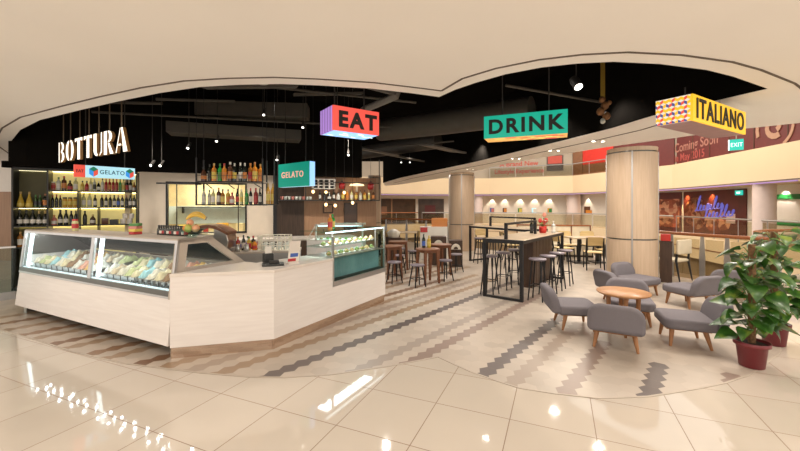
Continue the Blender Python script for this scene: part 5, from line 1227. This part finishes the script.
M['bun'] = mat('brown_bundle',(.20,.09,.03),.7,var=.3,vscale=20)
for i,(x,z,r) in enumerate(((0,.05,.035),(.05,.12,.05),(-.03,.18,.05),(.03,.26,.05),(-.01,.34,.04),(.09,.30,.03))): MB().ell((x,0,z),(r,r,r*1.1),10,7).build('bundle','bun' if i else 'gclear',t)
# downlights in the soffit strip and front soffit
def downlight(label, x, y, group): 
    t = thing('ceiling_downlight',label,'downlight',(x,y,ZC-.012),0,group)
    MB().lathe([(.055,.011),(.055,0),(.042,0),(.036,.011)],n=20).build('rim','white',t); MB().lathe([(0.0,.006),(.036,.006)],n=16).build('lens','dlens',t)
for i,(x,y) in enumerate(((3.75,7.0),(3.42,8.2),(3.0,9.6),(2.35,12.4))):
    for k in (-1,1): downlight('soffit downlight near the columns, %s of the %s pair from the front' % (['left one','right one'][k > 0], ORD[i]), x+.09*k, y, 'paired downlights in the soffit strip')

# ------------------------------------------------------------------ light
def area(loc, size, power, col=(1,.84,.64), rot=(0,0,0), sy=None, name='ceiling_and_fill_lamp'):
    l = bpy.data.lights.new(name,'AREA'); l.energy = power; l.color = col; l.shape = 'RECTANGLE'; l.size = size; l.size_y = sy or size
    o = bpy.data.objects.new(name,l); COL.objects.link(o); o.location = loc; o.rotation_euler = rot; return o
W = (1,.91,.81)
for x in (-6,-3,0,3,6):
    for y in (-3.2,-.8,1.6): area((x,y,ZC-.03),.28,23,W)
for (x,y) in ((-5.2,3.6),(5.6,3.2),(5.4,1.2),(4.6,5.4)): area((x,y,ZC-.03),.25,28,W)
for (x,y,z,ax,ay,p) in ((3.0,5.7,3.5,3.3,4.9,60),(2.7,7.2,3.5,4.4,6.7,55),(1.9,8.2,3.5,2.2,7.4,75),(.4,9.0,3.5,.5,8.4,85),(1.2,6.6,3.5,.7,5.6,80),(-.3,8.0,3.5,-.1,6.9,70),(.4,12.0,3.4,.6,11.2,130),(-2.0,6.4,3.5,-1.6,5.0,70),(-3.6,6.2,3.5,-3.4,4.6,60),(1.9,4.9,3.5,1.7,4.4,35),(4.6,10.6,2.86,4.8,11.2,150),(2.0,9.8,3.4,2.6,10.9,90)):
    lampspot((x,y,z),(ax,ay,0),p*1.35,100,W,.06)
for (x,y) in ((-4.6,6.9),(-3.0,7.6),(-1.3,8.4)): lampspot((x,y,3.3),(x+.2,y+.3,1.3),120,110,W,.06)
k_ = wloc(W0,WA,1.3,.95,2.5); area(k_,1.2,55,(1,.90,.68),sy=.8)
for i in range(4):
    for j in range(4): area((4.0+i*2.8,15.5+j*3.6,9.2),.4,135,(1,.86,.68))  # added unseen lamps above the atrium to brighten the far side
for (x,y) in ((3.72,6.2),(3.75,7.0),(3.42,8.2),(3.0,9.6),(2.35,12.4),(1.6,14.6),(4.3,5.6)): area((x,y,ZC-.03),.08,15,W)
for (x,y,ax,ay,az) in ((2.5,6.0,4.8,7.9,1.9),(1.2,10.4,2.3,13.8,1.9)): lampspot((x,y,2.86),(ax,ay,az),35,60,W,.06)  # added spots that brighten the columns, no fixture at these points
area((8.5,16,-1.4),5,100,(1,.8,.5),(0,0,0))  # added unseen light panel in the open atrium, brightens the lower level
# lamps inside the display cases
for i in range(15):
    l = bpy.data.lights.new('case_lamp','POINT'); l.energy = .34; l.color = (.90,.97,1); l.shadow_soft_size = .014
    o = bpy.data.objects.new('case_lamp',l); COL.objects.link(o); o.location = dloc(.22+.245*i,.30,1.225)
area(bc((s0+LBC)/2-.05,.25,1.296),1.2,10,(.92,.97,1),(0,0,BA),.2,'case_lamp'); area((-1.2,7.62,1.285),.8,5,(.92,.97,1),sy=.2,name='case_lamp')
# scallop lamps on far shops
for s in (.45,1.6,2.95,4.2,5.4):
    p = onboard(s,2.5,S4_,S3_,.28); lampspot(p,(p[0],p[1]+.35,1.2),60,70,(1,.85,.66),.03,.4)
p = onboard(1.5,2.5,S3_,S2_,.3); lampspot(p,(p[0]+.3,p[1]+.1,1.2),60,70,(1,.85,.66),.03,.4)
for s in (.5,2.6): p = onboard(s,2.5,S2_,S1_,.3); lampspot(p,(p[0]+.3,p[1],1.3),170,70,(1,.60,.20),.03,.4)
p = onboard(7.0,2.5,S2_,S1_,.3); lampspot(p,(p[0]+.3,p[1],1.2),80,75,(1,.88,.75),.03,.4)
for a_, b_ in ((FS[4],F[4]),(FS[3],F[3]),(FS[5],F[5])): pass
w = bpy.data.worlds.new('mall_ambient'); SC.world = w; w.use_nodes = True
bg = w.node_tree.nodes['Background']; bg.inputs[0].default_value = (1.0,.93,.85,1); bg.inputs[1].default_value = 1.25

# ------------------------------------------------------------------ camera
cam = bpy.data.cameras.new('camera'); cam.sensor_width = 36; cam.lens = 370/800*36; cam.shift_y = -20/800; cam.clip_end = 200
co = bpy.data.objects.new('camera',cam); COL.objects.link(co); co.location = (0,0,1.68); co.rotation_euler = (PI/2,0,0); SC.camera = co
SC.view_settings.view_transform = 'Standard'; SC.view_settings.look = 'None'; SC.view_settings.gamma = 1; SC.view_settings.use_curve_mapping = False
SC.view_settings.exposure = 0.2
